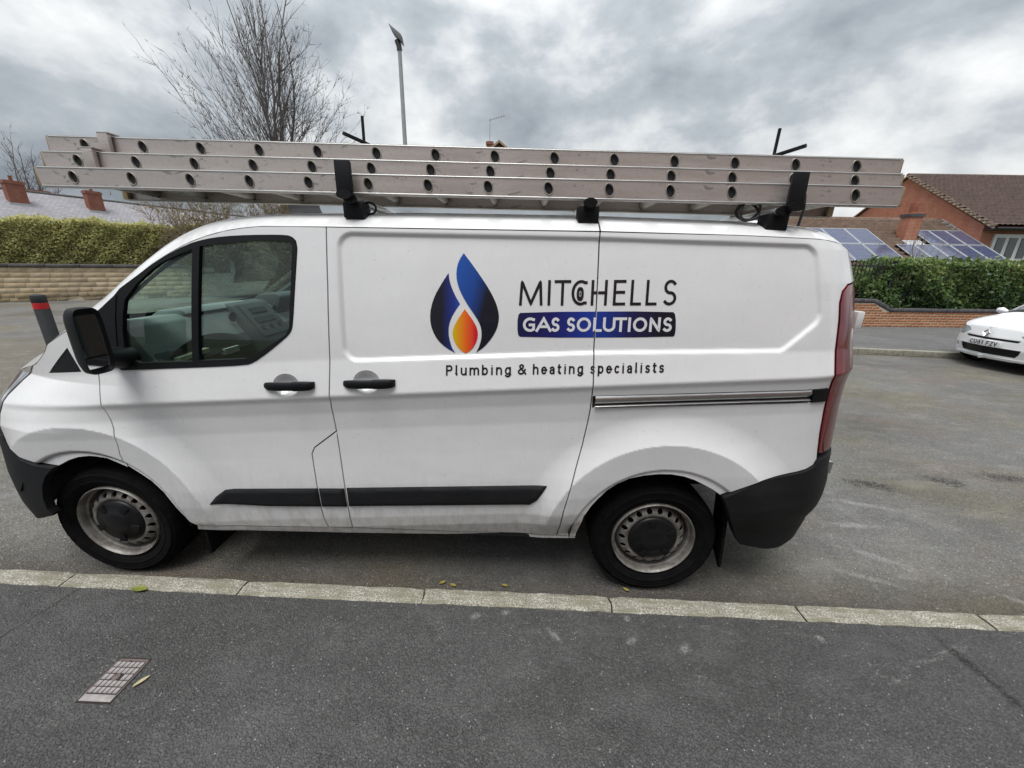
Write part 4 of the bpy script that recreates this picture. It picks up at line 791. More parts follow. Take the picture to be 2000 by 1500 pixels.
liner(1.01, math.radians(-62), math.radians(86), .458); liner(3.945, math.radians(-86), math.radians(50), .462)
MB().tube([(4.05, .22, .62), (4.5, .26, .60), (4.8, .3, .58)], .028, 8).build('chassis_rail', 'under_dark', van, sm=50)
MB().tube([(2.6, 1.2, .26), (3.6, 1.2, .25), (4.4, 1.3, .27), (4.85, 1.3, .28)], .035, 10).build('exhaust', 'wheel_steel', van, sm=50)
MB().tube([(3.945, .28, .335), (3.945, 1.70, .335)], .045, 10).tube([(1.01, .28, .33), (1.01, 1.70, .33)], .03, 8).build('axle', 'under_dark', van, sm=50)
for m in (0, 1):
    Y = (lambda y: y) if m == 0 else (lambda y: 2*HW-y)
    MB().add([(4.29, Y(.05), .50), (4.31, Y(.05), .20), (4.335, Y(.09), .145), (4.37, Y(.20), .14), (4.36, Y(.25), .20), (4.34, Y(.26), .52)] + [(4.305, Y(.05), .50), (4.325, Y(.05), .20), (4.350, Y(.09), .145), (4.385, Y(.20), .14), (4.375, Y(.25), .20), (4.355, Y(.26), .52)], [(0, 1, 2, 3, 4, 5), (11, 10, 9, 8, 7, 6)]+[(i, i+6, (i+1) % 6+6, (i+1) % 6) for i in range(6)]).build('mud_flap', 'tyre_rubber', van)
    MB().box(1.505, 1.52, Y(.04), Y(.24), .17, .40).build('mud_flap', 'tyre_rubber', van)
# ---- wheels
def wheel(x, side):
    root = van; Y = .062
    T = MB().lathe([(.222, .022), (.232, .004), (.25, -.006), (.262, -.010), (.264, -.0125), (.268, -.0125), (.270, -.011), (.285, -.014), (.296, -.0145), (.298, -.0165), (.303, -.0165), (.305, -.0125), (.316, -.006), (.318, -.0075), (.322, -.003), (.331, .012), (.3355, .028), (.336, .05), (.329, .051), (.329, .058), (.336, .059), (.337, .092), (.330, .093), (.330, .101), (.337, .102), (.337, .135), (.330, .136), (.330, .143), (.336, .144), (.335, .175), (.322, .20), (.285, .215), (.222, .19)], 96)
    tyre = T.build('wheel_tyre', 'tyre_rubber', root, sm=40, recalc=False)
    # flange and barrel, then the disc pressed with eighteen round holes
    rim = MB().lathe([(.2215, .030), (.2225, .012), (.2210, .002), (.2165, -.003), (.2120, .002), (.2085, .010), (.2065, .034), (.1985, .040), (.1965, .060), (.194, .105)], 96).build('wheel_rim', 'wheel_steel', tyre, sm=38, recalc=False)
    outer = np.array([(.1965*math.cos(a), .1965*math.sin(a)) for a in np.linspace(0, 2*math.pi, 97)[:-1]]); holes = []
    for k in range(18):
        a = 2*math.pi*(k+.5)/18; hc = np.array((math.cos(a), math.sin(a)))*.1605; holes.append([(hc[0]+.0145*math.cos(b), hc[1]+.0145*math.sin(b)) for b in np.linspace(0, 2*math.pi, 19)[:-1]])
    def fnr(X, Z):
        r = np.hypot(X, Z); return np.mean([np.interp(r+d, [.06, .125, .140, .152, .172, .184, .190, .1965], [.028, .024, .016, .018, .034, .058, .074, .080]) for d in (-.003, 0, .003)], 0)
    panel('wheel_disc', outer, 'wheel_steel', rim, holes=holes, gap=0., res=.006, rim=.010, fn=fnr)
    MB().lathe([(.196, .10), (.001, .10)], 40).lathe([(.215, .2), (.19, .19), (.19, .1)], 40).build('rim_barrel', 'under_dark', rim, sm=40, recalc=False)
    cap = MB().lathe([(.131, .030), (.1305, .016), (.124, .008), (.105, .002), (.075, -.004), (.066, -.010), (.05, -.014), (.001, -.015)], 60)
    c = cap.build('hub_cap', 'dark_trim', rim, sm=40, recalc=False)
    for k in range(5):
        a = 2*math.pi*k/5+.3; M = Matrix.Rotation(-a, 4, 'Y')
        MB().prism([(.074, -.013), (.122, -.021), (.122, .021), (.074, .013)], .0025, -.0065).build('cap_lug', 'black_plastic', c, bevel=.004).rotation_euler = (0, a, 0)
    tyre.location = (x, Y, .336)
    return tyre
wf = wheel(1.01, 0); wr = copy_tree(wf, van); wr.location = (3.945, .062, .336); wr.rotation_euler = (0, .5, 0)
for w_ in (wf, wr):
    c = copy_tree(w_, van); c.scale = (1, -1, 1); c.location = (w_.location.x, 2*HW-.062, .336)
# ---- door window
frame_in_f = [(1.750, 1.775), (1.681, 1.276), (1.43, 1.260), (1.383, 1.277), (1.364, 1.309), (1.372, 1.407), (1.388, 1.482), (1.408, 1.550), (1.474, 1.620), (1.541, 1.675), (1.60, 1.713), (1.673, 1.745)]
frame_in_r = [(1.781, 1.785), (1.874, 1.800), (2.005, 1.811), (2.084, 1.813), (2.160, 1.814), (2.188, 1.808), (2.196, 1.791), (2.179, 1.632), (2.155, 1.442), (2.136, 1.409), (2.059, 1.359), (1.976, 1.309), (1.930, 1.294), (1.711, 1.280)]
for m in (0, 1):
    fr = panel('window_frame', WIN, 'black_plastic', door if m == 0 else van, holes=[frame_in_f, frame_in_r], off=-.003, gap=-.001, res=.03, rim=.02)
    g1 = panel('quarter_glass', frame_in_f, 'window_glass', fr, off=.012, gap=-.004, res=.05, rim=0.); g2 = panel('door_glass', frame_in_r, 'window_glass', fr, off=.012, gap=-.004, res=.05, rim=0.)
    if m == 1: fr.scale = (1, -1, 1); fr.location = (0, 2*HW, 0)
# rubbing strips
MF = [(1.62, .523), (1.657, .567), (1.707, .604), (1.755, .612), (2.193, .630), (2.197, .522), (1.919, .515)]
MM = [(2.197, .63), (2.328, .634), (2.332, .526), (2.2, .522)]; MS = [(2.34, .638), (3.354, .689), (3.333, .648), (3.305, .602), (3.27, .572), (2.341, .529)]
def bump_fn(P, h):
    P = np.array(P)
    return lambda x, z: S(x, z)-h*(1-np.clip(1+poly_sdf(P, x, z)/.022, 0, 1)**2)*1.0
for nm, P_, par in (('rubbing_strip', MF, door), ('rubbing_strip', MM, van), ('rubbing_strip', MS, slide)):
    o = panel(nm, P_, 'bumper_plastic', par, gap=.001, off=-.003, rim=.012, fn=bump_fn(P_, .012)); mirror(o, van)
# door handles in dished cups
def handle(x0, x1, z0, z1, cx, cz, par):
    def cup(u, a): r = u; xx = cx+.0635*r*math.cos(a); z = cz+.0535*r*math.sin(a); return (xx, float(S(xx, z))+.034*max(0, 1-u**2.4)**.8, z)
    MB().grid(cup, [k/8 for k in range(9)], [2*math.pi*k/36 for k in range(37)]).build('handle_cup', 'white_paint', par, sm=60, recalc=False)
    prof = [(-.5, -.012), (-.42, -.024), (-.2, -.032), (.1, -.034), (.40, -.030), (.48, -.022), (.5, -.012)]; mb = MB(); xc, L_ = (x0+x1)/2, (x1-x0)
    secs = []
    for k in range(25):
        s = -0.5+k/24; xx = xc+s*L_; zc_ = (z0+z1)/2+(z1-z0)*s*.0; yb = float(S(xx, zc_))
        hgt = .021*(1-(abs(s)*2)**8*.35)*(1.0+.12*(s > .12)); o_ = np.interp(s, [p[0] for p in prof], [p[1] for p in prof])
        zz_ = z0+(z1-z0)*(s+.5)
        secs.append([(xx, yb+o_+.011*(1-math.cos(a))*1.0, zz_+hgt*math.sin(a)) for a in np.linspace(0, 2*math.pi, 17)[:-1]])
    k0 = 0; vs_ = [p for q in secs for p in q]; fs = []
    for i in range(24):
        for j in range(16): fs.append((i*16+j, i*16+(j+1) % 16, (i+1)*16+(j+1) % 16, (i+1)*16+j))
    fs += [tuple(range(16))[::-1], tuple(24*16+j for j in range(16))]
    MB().add(vs_, fs).build('door_handle', 'black_plastic', par, sm=50)
handle(2.017, 2.253, 1.173, 1.184, 2.117, 1.178, door); handle(2.391, 2.631, 1.193, 1.205, 2.497, 1.204, slide)
# sliding door rail
rl = panel('slide_rail', RAIL, 'shut_gap', van, off=.012, gap=-.001, res=.03, rim=0.)
def railstrip(za, zb, dep, n=7):
    f = lambda x, v: (x, float(S(x, 1.16))+dep-.010*math.sin(math.pi*v), (1.102+(x-3.548)*.0585)+za+(zb-za)*v)
    return MB().grid(f, [3.556+(4.535-3.556)*k/12 for k in range(13)], [k/n for k in range(n+1)])
railstrip(.022, .060, .003).build('rail_cover', 'chrome_rail', rl, sm=60, recalc=False); railstrip(.002, .014, .003).build('rail_lip', 'chrome_rail', rl, sm=60, recalc=False)
panel('rail_end_cap', [(4.537, 1.219), (4.612, 1.2235), (4.620, 1.158), (4.542, 1.158)], 'black_plastic', rl, off=-.008, gap=.001, res=.02, rim=.03)
# ---- door mirror
def mirror_unit(m):
    Y = (lambda y: y) if m == 0 else (lambda y: 2*HW-y)
    secs = []
    for x, k, yc in ((1.325, .30, -.085), (1.332, .66, -.092), (1.352, .90, -.104), (1.385, 1.0, -.118), (1.425, 1.0, -.130), (1.435, .985, -.132)):
        pts = []
        for a in np.linspace(0, 2*math.pi, 33)[:-1]:
            c, s_ = math.cos(a), math.sin(a); e = .42; yy = yc-.056*k*math.copysign(abs(c)**e, c); z = 1.397+.138*k*math.copysign(abs(s_)**e, s_)
            pts.append((x+.03*(1-k), Y(yy), z))
        secs.append(pts)
    n = 32; vs_ = [p for q in secs for p in q]; fs = [(i*n+j, i*n+(j+1) % n, (i+1)*n+(j+1) % n, (i+1)*n+j) for i in range(5) for j in range(n)]+[tuple(range(n))[::-1]]
    last = 5*n; ins = [(1.435-.02, p[1]+(Y(-.132)-p[1])*.16, p[2]+(1.397-p[2])*.10) for p in secs[-1]]
    k = len(vs_); vs_ += ins; fs += [(last+j, last+(j+1) % n, k+(j+1) % n, k+j) for j in range(n)]+[tuple(k+j for j in range(n))]
    h = MB().add(vs_, fs).build('wing_mirror', 'black_plastic', van, sm=45)
    g = lambda z0, z1: [(1.421, Y(-.132-.046), z0), (1.421, Y(-.132+.048), z0), (1.421, Y(-.132+.050), z1), (1.421, Y(-.132-.042), z1)]
    for z0, z1 in ((1.335, 1.505), (1.285, 1.328)):
        q = g(z0, z1); MB().add(q+[(p[0]-.006, p[1], p[2]) for p in q], [(0, 1, 2, 3), (7, 6, 5, 4), (0, 4, 5, 1), (1, 5, 6, 2), (2, 6, 7, 3), (3, 7, 4, 0)]).build('mirror_pane', 'mirror_glass', h)
    MB().tube([(1.385, Y(-.09), 1.31), (1.365, Y(-.03), 1.30), (1.34, Y(.06), 1.28)], [.045, .05, .06], 12, flat=.9).build('mirror_arm', 'black_plastic', h, sm=60)
mirror_unit(0); mirror_unit(1)
CH = [(1.215, 1.228), (1.247, 1.40), (1.262, 1.492), (1.296, 1.513), (1.338, 1.546), (1.375, 1.570), (1.352, 1.469), (1.332, 1.325), (1.36, 1.268), (1.41, 1.247)]
o = panel('mirror_sail', CH, 'black_plastic', van, off=-.006, gap=0., res=.03, rim=.02); mirror(o, van)
# ---- cab interior
cab = [(.93, 1.30), (1.0, 1.385), (1.10, 1.415), (1.22, 1.425), (1.27, 1.40), (1.33, 1.30), (1.40, 1.20), (1.42, 1.05), (1.34, .75), (1.0, .70), (.9, .9)]
dash = MB().prism(cab, .16, 1.83).build('dashboard', 'cabin_light', van, sm=30, bevel=.012)
MB().prism([(1.30, 1.325), (1.40, 1.215), (1.425, 1.05), (1.345, .75), (1.28, .75), (1.28, 1.30)], .17, 1.82).build('dash_lower', 'cabin_grey', dash, bevel=.01)
# recessed glove shelf with an arched hood, on the passenger's side
arc = [(.22+.56*k/20, 1.235+.075*math.sin(math.pi*k/20)**.7) for k in range(21)]
MB().add([(1.405-.3*(z-1.2)*.9, y, z) for y, z in arc]+[(1.43, .22, 1.20), (1.43, .78, 1.20)], [tuple(range(21))+(22, 21)]).build('glove_shelf', 'cabin_dark', dash)
MB().box(1.41, 1.44, .3, .5, 1.20, 1.222, Matrix.Rotation(.06, 4, 'X')).build('folded_paper', 'paper', dash); MB().box(1.41, 1.435, .54, .66, 1.18, 1.215).build('folded_paper', 'paper_white', dash)
# centre stack
MB().prism([(1.20, 1.455), (1.30, 1.44), (1.46, 1.22), (1.50, 1.0), (1.40, .95), (1.2, 1.0)], .84, 1.20).build('centre_stack', 'cabin_grey', dash, bevel=.015)
cs = MB().prism([(1.305, 1.436), (1.312, 1.438), (1.462, 1.232), (1.455, 1.228)], .88, 1.16).build('radio_panel', 'cabin_grey', dash, bevel=.002)
for k, (a, w) in enumerate(((.12, .16), (.42, .20))):
    c0 = np.array((1.318, 1.430)); c1 = np.array((1.462, 1.232)); p0 = c0+(c1-c0)*a; p1 = c0+(c1-c0)*(a+.16)
    MB().prism([tuple(p0), tuple(p0+(.006, .004)), tuple(p1+(.006, .004)), tuple(p1)], 1.02-w/2, 1.02+w/2).build('display', 'cabin_dark', dash)
for y in (.93, 1.02, 1.11):
    for a in (.72,): p = np.array((1.318, 1.430))+np.array((.144, -.198))*a; MB().tube([(p[0], y, p[1]), (p[0]+.010, y, p[1]+.007)], .017, 14).build('radio_button', 'cabin_dark', dash)
for y in (.80, 1.24): MB().lathe([(.026, 0), (.032, .006), (.032, .012), (.025, .012), (.021, .004), (.001, .004)], 20, 'x', (1.315, y, 1.37)).build('air_vent', 'cabin_dark', dash, sm=40)
# instrument hood, steering wheel (right-hand drive)
MB().prism([(1.10, 1.41), (1.18, 1.475), (1.32, 1.485), (1.36, 1.46), (1.30, 1.30)], 1.28, 1.70).build('instrument_hood', 'cabin_grey', dash, bevel=.02)
MB().prism([(1.02, 1.39), (1.10, 1.440), (1.24, 1.455), (1.275, 1.425), (1.2, 1.38)], .52, 1.05).build('dash_top_tray', 'cabin_light', dash, bevel=.015)
ring = [(1.52+.06*math.sin(a)*.0-.19*math.sin(a)*.42, 1.49+.19*math.cos(a), 1.27+.19*math.sin(a)*.9) for a in np.linspace(0, 2*math.pi, 33)]
sw = MB().tube(ring, .016, 8, cap=False).build('steering_wheel', 'cabin_dark', van, sm=60)
MB().tube([(1.53, 1.49, 1.27), (1.40, 1.49, 1.22)], [.06, .04], 10).tube([(1.52, 1.31, 1.27), (1.53, 1.67, 1.27)], .016, 6).build('steering_hub', 'cabin_dark', sw, sm=50)
for y0, y1 in ((.16, 1.02), (1.22, 1.76)):
    st = MB().prism([(1.60, .80), (1.60, .93), (1.68, .97), (2.05, .90), (2.10, .80)], y0, y1).build('seat', 'seat_cloth', van, bevel=.03)
    MB().prism([(2.02, .88), (2.14, .90), (2.24, 1.45), (2.20, 1.50), (2.13, 1.46)], y0+.02, y1-.02).build('seat_back', 'seat_cloth', st, bevel=.035)
    for yc in ([(y0+y1)/2-.21, (y0+y1)/2+.21] if y1-y0 > .7 else [(y0+y1)/2]): MB().prism([(2.16, 1.53), (2.22, 1.53), (2.25, 1.70), (2.19, 1.71)], yc-.12, yc+.12).build('head_restraint', 'seat_cloth', st, bevel=.025)
MB().box(2.29, 2.31, .13, 2*HW-.13, .5, 1.86).build('bulkhead', 'cabin_grey', van)
MB().box(1.0, 2.30, .14, 2*HW-.14, .55, .58).build('cab_floor', 'cabin_dark', van)
for m in (0, 1):
    Y = (lambda y: y) if m == 0 else (lambda y: 2*HW-y)
    MB().add([(1.28, Y(.085), 1.225), (2.26, Y(.085), 1.245), (2.26, Y(.10), .6), (1.36, Y(.10), .6), (1.28, Y(.115), 1.215), (2.26, Y(.115), 1.235), (2.26, Y(.13), .6), (1.36, Y(.13), .6)], [(0, 1, 2, 3), (7, 6, 5, 4), (0, 4, 5, 1), (1, 5, 6, 2), (2, 6, 7, 3), (3, 7, 4, 0)]).build('door_card', 'cabin_grey', van)
# windscreen wiper cowl
MB().grid(lambda u, t: (lambda p: (p[0], p[1], p[2]+.012))(top(xa(t)-.10+.13*u, t)), [0, .5, 1], tsM).build('scuttle', 'black_plastic', van, sm=60, recalc=False)
# ---------------------------------------------------------------- vinyl lettering, drawn as strokes and laid on the side surface
def arc(cx, cy, rx, ry, a0, a1, n=14): return [(cx+rx*math.cos(math.radians(a0+(a1-a0)*k/n)), cy+ry*math.sin(math.radians(a0+(a1-a0)*k/n))) for k in range(n+1)]
GL = {
 'M': [[(0, 0), (.06, 1), (.5, .02), (.94, 1), (1, 0)]], 'I': [[(.5, 0), (.5, 1)]], 'T': [[(0, 1), (1, 1)], [(.5, 1), (.5, 0)]],
 'C': [[(1, .95)] + arc(.62, .5, .62, .5, 62, 298, 26) + [(1, .05)]], 'H': [[(0, 0), (0, 1)], [(1, 0), (1, 1)], [(0, .5), (1, .5)]],
 'E': [[(1, 1), (0, 1), (0, 0), (1, 0)], [(0, .52), (.92, .52)]], 'L': [[(0, 1), (0, 0), (1, 0)]],
 'S': [arc(.52, .745, .45, .255, 38, 262, 18) + arc(.49, .25, .49, .25, 82, -142, 18)],
 'G': [[(.97, .93)] + arc(.62, .5, .62, .5, 62, 300, 26) + [(1, .10), (1, .48), (.62, .48)]], 'A': [[(0, 0), (.5, 1), (1, 0)], [(.18, .33), (.82, .33)]],
 'O': [arc(.5, .5, .5, .5, 90, 450, 36)], 'U': [[(0, 1)] + arc(.5, .36, .5, .36, 180, 360, 16) + [(1, 1)]], 'N': [[(0, 0), (0, 1), (1, 0), (1, 1)]],
 'F': [[(0, 0), (0, 1), (1, 1)], [(0, .5), (.85, .5)]], 'Z': [[(0, 1), (1, 1), (0, 0), (1, 0)]], 'V': [[(0, 1), (.5, 0), (1, 1)]],
 '6': [[(.72, 1), (.1, .45)] + arc(.5, .31, .5, .31, 160, 520, 26)], '1': [[(.25, .8), (.6, 1), (.6, 0)]],
 'P': [[(0, 0), (0, 1), (.6, 1)] + arc(.62, .745, .38, .255, 90, -90, 12) + [(0, .49)]],
 'l': [[(.3, 1), (.3, .16)] + arc(.55, .16, .25, .16, 180, 265, 5)], 'i': [[(.5, 0), (.5, .70)], [(.5, .93), (.5, 1.0)]],
 'u': [[(0, .70)] + arc(.5, .26, .5, .26, 180, 330, 12) + [(1, .28)], [(1, .70), (1, 0)]],
 'n': [[(0, 0), (0, .70)], [(0, .42)] + arc(.5, .44, .5, .26, 150, 0, 12) + [(1, 0)]],
 'h': [[(0, 0), (0, 1)], [(0, .42)] + arc(.5, .44, .5, .26, 150, 0, 12) + [(1, 0)]],
 'm': [[(0, 0), (0, .70)], [(0, .46)] + arc(.25, .5, .25, .20, 150, 0, 10) + [(.5, 0)], [(.5, .46)] + arc(.75, .5, .25, .20, 150, 0, 10) + [(1, 0)]],
 'b': [[(0, 0), (0, 1)], arc(.5, .35, .5, .35, 90, 450, 24)], 'p': [[(0, -.28), (0, .70)], arc(.5, .35, .5, .35, 90, 450, 24)],
 'g': [arc(.5, .35, .5, .35, 90, 450, 24), [(1, .70), (1, -.06)] + arc(.5, -.06, .5, .22, 0, -150, 12)],
 'e': [[(0, .37), (1, .37)] + arc(.5, .37, .5, .33, 0, 180, 14) + arc(.5, .33, .5, .33, 180, 310, 12)],
 'a': [[(.08, .60)] + arc(.5, .46, .46, .24, 120, 0, 10) + [(.96, 0)], arc(.48, .20, .48, .20, 90, 450, 20)],
 't': [[(.35, .93), (.35, .18)] + arc(.65, .18, .3, .18, 180, 270, 6) + [(1, .0)], [(0, .70), (1, .70)]],
 's': [arc(.52, .525, .45, .175, 38, 262, 14) + arc(.49, .178, .48, .178, 82, -142, 14)],
 'c': [arc(.55, .35, .55, .35, 50, 310, 22)],
 '&': [[(1, 0), (.22, .72)] + arc(.42, .84, .24, .16, 200, 20, 10) + [(.60, .68), (.20, .46)] + arc(.36, .24, .36, .24, 130, 300, 12) + [(.80, .22), (.92, .46)]]}
def ribbon(mb, pts, w, lay, step=.005):
    """thick line with mitred joints; lay maps (x, z) to a point"""
    P = [np.array(p, float) for p in pts]
    if np.hypot(*(P[0]-P[-1])) > w*.6:                              # square ends
        for e, f in ((0, 1), (-1, -2)): v_ = P[e]-P[f]; P[e] = P[e]+v_/(np.hypot(*v_)+1e-12)*w*.5
    Q = [P[0]]
    for a, b in zip(P, P[1:]):
        d = np.hypot(*(b-a)); n = max(1, int(d/step)); Q += [a+(b-a)*k/n for k in range(1, n+1)]
    nrm = []
    for i in range(len(Q)):
        d0 = Q[i]-Q[i-1] if i else Q[1]-Q[0]; d1 = Q[i+1]-Q[i] if i < len(Q)-1 else d0
        d0 = d0/(np.hypot(*d0)+1e-12); d1 = d1/(np.hypot(*d1)+1e-12); n = np.array((-d0[1]-d1[1], d0[0]+d1[0])); k = n@n/4; nrm.append(n/2/max(k, .22))
    k = len(mb.v); ok = lay(None, None)
    for q, n in zip(Q, nrm): mb.v += [lay(*(q-n*w/2)), lay(*(q+n*w/2))]
    for i in range(len(Q)-1):
        if ok(*((Q[i]+Q[i+1])/2)): mb.f.append((k+2*i, k+2*i+2, k+2*i+3, k+2*i+1))
def on_side(off):
    def f(x, z):
        if x is None: return lambda X, Z: abs(X-np.interp(Z, [1.165, 1.347, 1.626], [3.539, 3.535, 3.534])) > .0024
        return (float(x), float(S(x, z))+off, float(z))
    return f
def letters(name, items, mat, par, w, off=-.0016, step=.005, lay=None):
    """items: (char, x0, x1, z of baseline at x0, slope, cap height)"""
    mb = MB(); lay = lay or on_side(off)
    for ch, x0, x1, zb, sl, h in items:
        for st in GL[ch]:
            one = ch in 'Ii'
            ribbon(mb, [((x0+x1)/2 if one else x0+w/2+gx*(x1-x0-w), zb+sl*((x0+x1)/2-x0)*0+w/2+gz*(h-w)+sl*(gx*(x1-x0))) for gx, gz in st], w, lay, step)
    me = mb.mesh(name); 
    return link(name, me, par, mat)
mp = [3.192, 3.296, 3.317, 3.331, 3.346, 3.419, 3.422, 3.491, 3.508, 3.579, 3.605, 3.660, 3.681, 3.729, 3.748, 3.797, 3.822, 3.882]
letters('name_lettering', [(c, mp[2*i], mp[2*i+1], 1.561+.0225*(mp[2*i]-3.192), .0225, .108) for i, c in enumerate('MITCHELLS')], 'vinyl_black', van, .0122)
bn = chaikin([(3.187+.016, 1.533), (3.869, 1.551), (3.886, 1.535), (3.893, 1.452), (3.880, 1.438), (3.204, 1.420), (3.188, 1.436), (3.187, 1.517)], 1, True)
halves = [[p for p in bn if p[0] < 3.5], [p for p in bn if p[0] >= 3.5]]
def clip(P, x, left):
    out = []; P = list(P)
    for i in range(len(P)):
        a, b = P[i], P[(i+1) % len(P)]; ia = (a[0] < x) == left; ib = (b[0] < x) == left
        if ia: out.append(a)
        if ia != ib: t = (x-a[0])/(b[0]-a[0]); out.append((x, a[1]+t*(b[1]-a[1])))
    return out
for P_ in (clip(bn, 3.5308, True), clip(bn, 3.5385, False)): panel('banner', P_, 'vinyl_banner', van, off=-.0012, gap=0., res=.02, rim=.001)
gp = [3.212, 3.266, 3.269, 3.340, 3.338, 3.376, 3.407, 3.445, 3.452, 3.515, 3.525, 3.564, 3.568, 3.623, 3.621, 3.673, 3.679, 3.691, 3.701, 3.763, 3.773, 3.822, 3.832, 3.873]
for sl_ in (slice(0, 3), slice(3, 12)): letters('banner_lettering', [(c, gp[2*i], gp[2*i+1], 1.4465+.0228*(gp[2*i]-3.212), .0228, .063) for i, c in list(enumerate('GASSOLUTIONS'))[sl_]], 'vinyl_white', van, .0118, off=-.0026, step=.004)
AD = dict(P=.62, l=.26, u=.58, m=.92, b=.58, i=.24, n=.58, g=.58, h=.58, e=.57, a=.54, t=.38, s=.50, p=.58, c=.50)
for word, x0, x1 in (('Plumbing', 2.866, 3.163), ('&', 3.194, 3.233), ('heating', 3.262, 3.489), ('specialists', 3.521, 3.850)):
    items = []
    if word == '&': items.append(('&', x0, x1, 1.2435+.041*(x0-2.866), .04, .047)); letters('trade_lettering', items, 'vinyl_black', van, .0075, step=.003); continue
    tot = sum(AD[c] for c in word)+.26*(len(word)-1); k = (x1-x0)/tot; x = x0
    for c in word: items.append((c, x, x+AD[c]*k, 1.2435+.041*(x-2.866), .041, .047)); x += (AD[c]+.26)*k
    letters('trade_lettering', items, 'vinyl_black', van, .0075, step=.002)
# keyhole badge inside the C
ell = lambda cx, cz, rx, rz, n=24: [(cx+rx*math.copysign(abs(math.cos(a))**.8, math.cos(a)), cz+rz*math.copysign(abs(math.sin(a))**.8, math.sin(a))) for a in np.linspace(0, 2*math.pi, n+1)[:-1]]
panel('keyhole_badge', ell(3.4605, 1.616, .0155, .0295), 'vinyl_black', van, off=-.0022, gap=0., res=.01, rim=.001)
panel('keyhole_badge', ell(3.4605, 1.616, .0055, .0125), 'vinyl_grey', van, off=-.0034, gap=0., res=.01, rim=.001)
panel('keyhole_badge', ell(3.4605, 1.6165, .0022, .006), 'vinyl_black', van, off=-.0044, gap=0., res=.01, rim=.001)
FR = [(2.945, 1.777), (2.979, 1.736), (3.017, 1.686), (3.055, 1.633), (3.084, 1.583), (3.1, 1.54), (3.105, 1.501), (3.096, 1.457), (3.073, 1.415), (3.038, 1.373), (3.002, 1.348), (3.019, 1.382), (3.027, 1.421), (3.025, 1.458), (3.012, 1.489), (2.987, 1.526), (2.965, 1.556), (2.939, 1.598), (2.92, 1.64), (2.912, 1.681), (2.916, 1.723), (2.928, 1.753)]
FL = [(2.878, 1.693), (2.883, 1.657), (2.895, 1.624), (2.911, 1.591), (2.929, 1.562), (2.908, 1.533), (2.89, 1.502), (2.878, 1.467), (2.876, 1.43), (2.883, 1.392), (2.893, 1.363), (2.906, 1.344), (2.864, 1.366), (2.826, 1.4), (2.801, 1.447), (2.793, 1.494), (2.798, 1.543), (2.816, 1.595), (2.845, 1.644)]
DR = [(2.95, 1.54), (2.971, 1.513), (2.993, 1.483), (3.008, 1.452), (3.01, 1.42), (3.0, 1.388), (2.981, 1.359), (2.953, 1.342), (2.926, 1.36), (2.905, 1.389), (2.894, 1.424), (2.898, 1.455), (2.914, 1.487), (2.933, 1.515)]
def soft(P, sharp):
    out = []
    n = len(P)
    for i in range(n):
        a, b = np.array(P[i]), np.array(P[(i+1) % n]); out += [P[i] if i in sharp else tuple(a*.75+b*.25*1.0), tuple(a*.25+b*.75) if (i+1) % n not in sharp else tuple(a*.4+b*.6)]
    return out
panel('flame_logo', soft(FR, (0, 10)), 'vinyl_flame_tall', van, off=-.0014, gap=0., res=.02, rim=.001)
panel('flame_logo', soft(FL, (0, 4, 11)), 'vinyl_flame_short', van, off=-.0014, gap=0., res=.02, rim=.001)
panel('flame_logo', soft(DR, (0, 7)), 'vinyl_drop', van, off=-.0014, gap=0., res=.02, rim=.001)
# ---------------------------------------------------------------- roof bars
def roof_bar(x, yfoot, zroof, zbar, stop=None):
    ox = .075 if x > 4 else 0
    bar = MB().tube([(x, .135, zbar), (x, 2*HW-.135, zbar)], .026, 14, flat=.62).build('roof_bar', 'bar_aluminium', van, sm=60)
    for s in (0, 1):
        Y = (lambda y: y) if s == 0 else (lambda y: 2*HW-y)
        MB().box(x-.046, x+.046, min(Y(.155), Y(.235)), max(Y(.155), Y(.235)), zroof-.03, zbar-.008).build('bar_foot', 'black_plastic', bar, bevel=.008)
        MB().tube([(x, Y(.128), zbar), (x, Y(.142), zbar)], .030, 14, flat=.66).build('bar_end_cap', 'dark_trim', bar, sm=50)
    return bar
b1 = roof_bar(2.455, .19, 1.945, 1.990); b2 = roof_bar(3.485, .19, 1.945, 1.990); b3 = roof_bar(4.300, .19, 1.925, 1.972)
def load_stop(bar, x, z0, z1, lean):
    mb = MB(); w = .034
    mb.add([(x-w, .115, z0), (x+w, .115, z0), (x+w+lean, .118, z1), (x-w+lean, .118, z1), (x-w+.01, .150, z0), (x+w-.004, .150, z0), (x+w+lean-.004, .146, z1-.004), (x-w+lean+.01, .146, z1-.004)], [(0, 1, 2, 3), (7, 6, 5, 4), (0, 4, 5, 1), (1, 5, 6, 2), (2, 6, 7, 3), (3, 7, 4, 0)])
    o = mb.build('load_stop', 'black_plastic', bar, bevel=.006); MB().tube([(x, .105, z0+.012), (x, .16, z0+.012)], .032, 14, flat=.6).build('stop_clamp', 'dark_trim', o, sm=50)
load_stop(b1, 2.440, 1.992, 2.136, .0); load_stop(b3, 4.335, 1.974, 2.118, -.002)
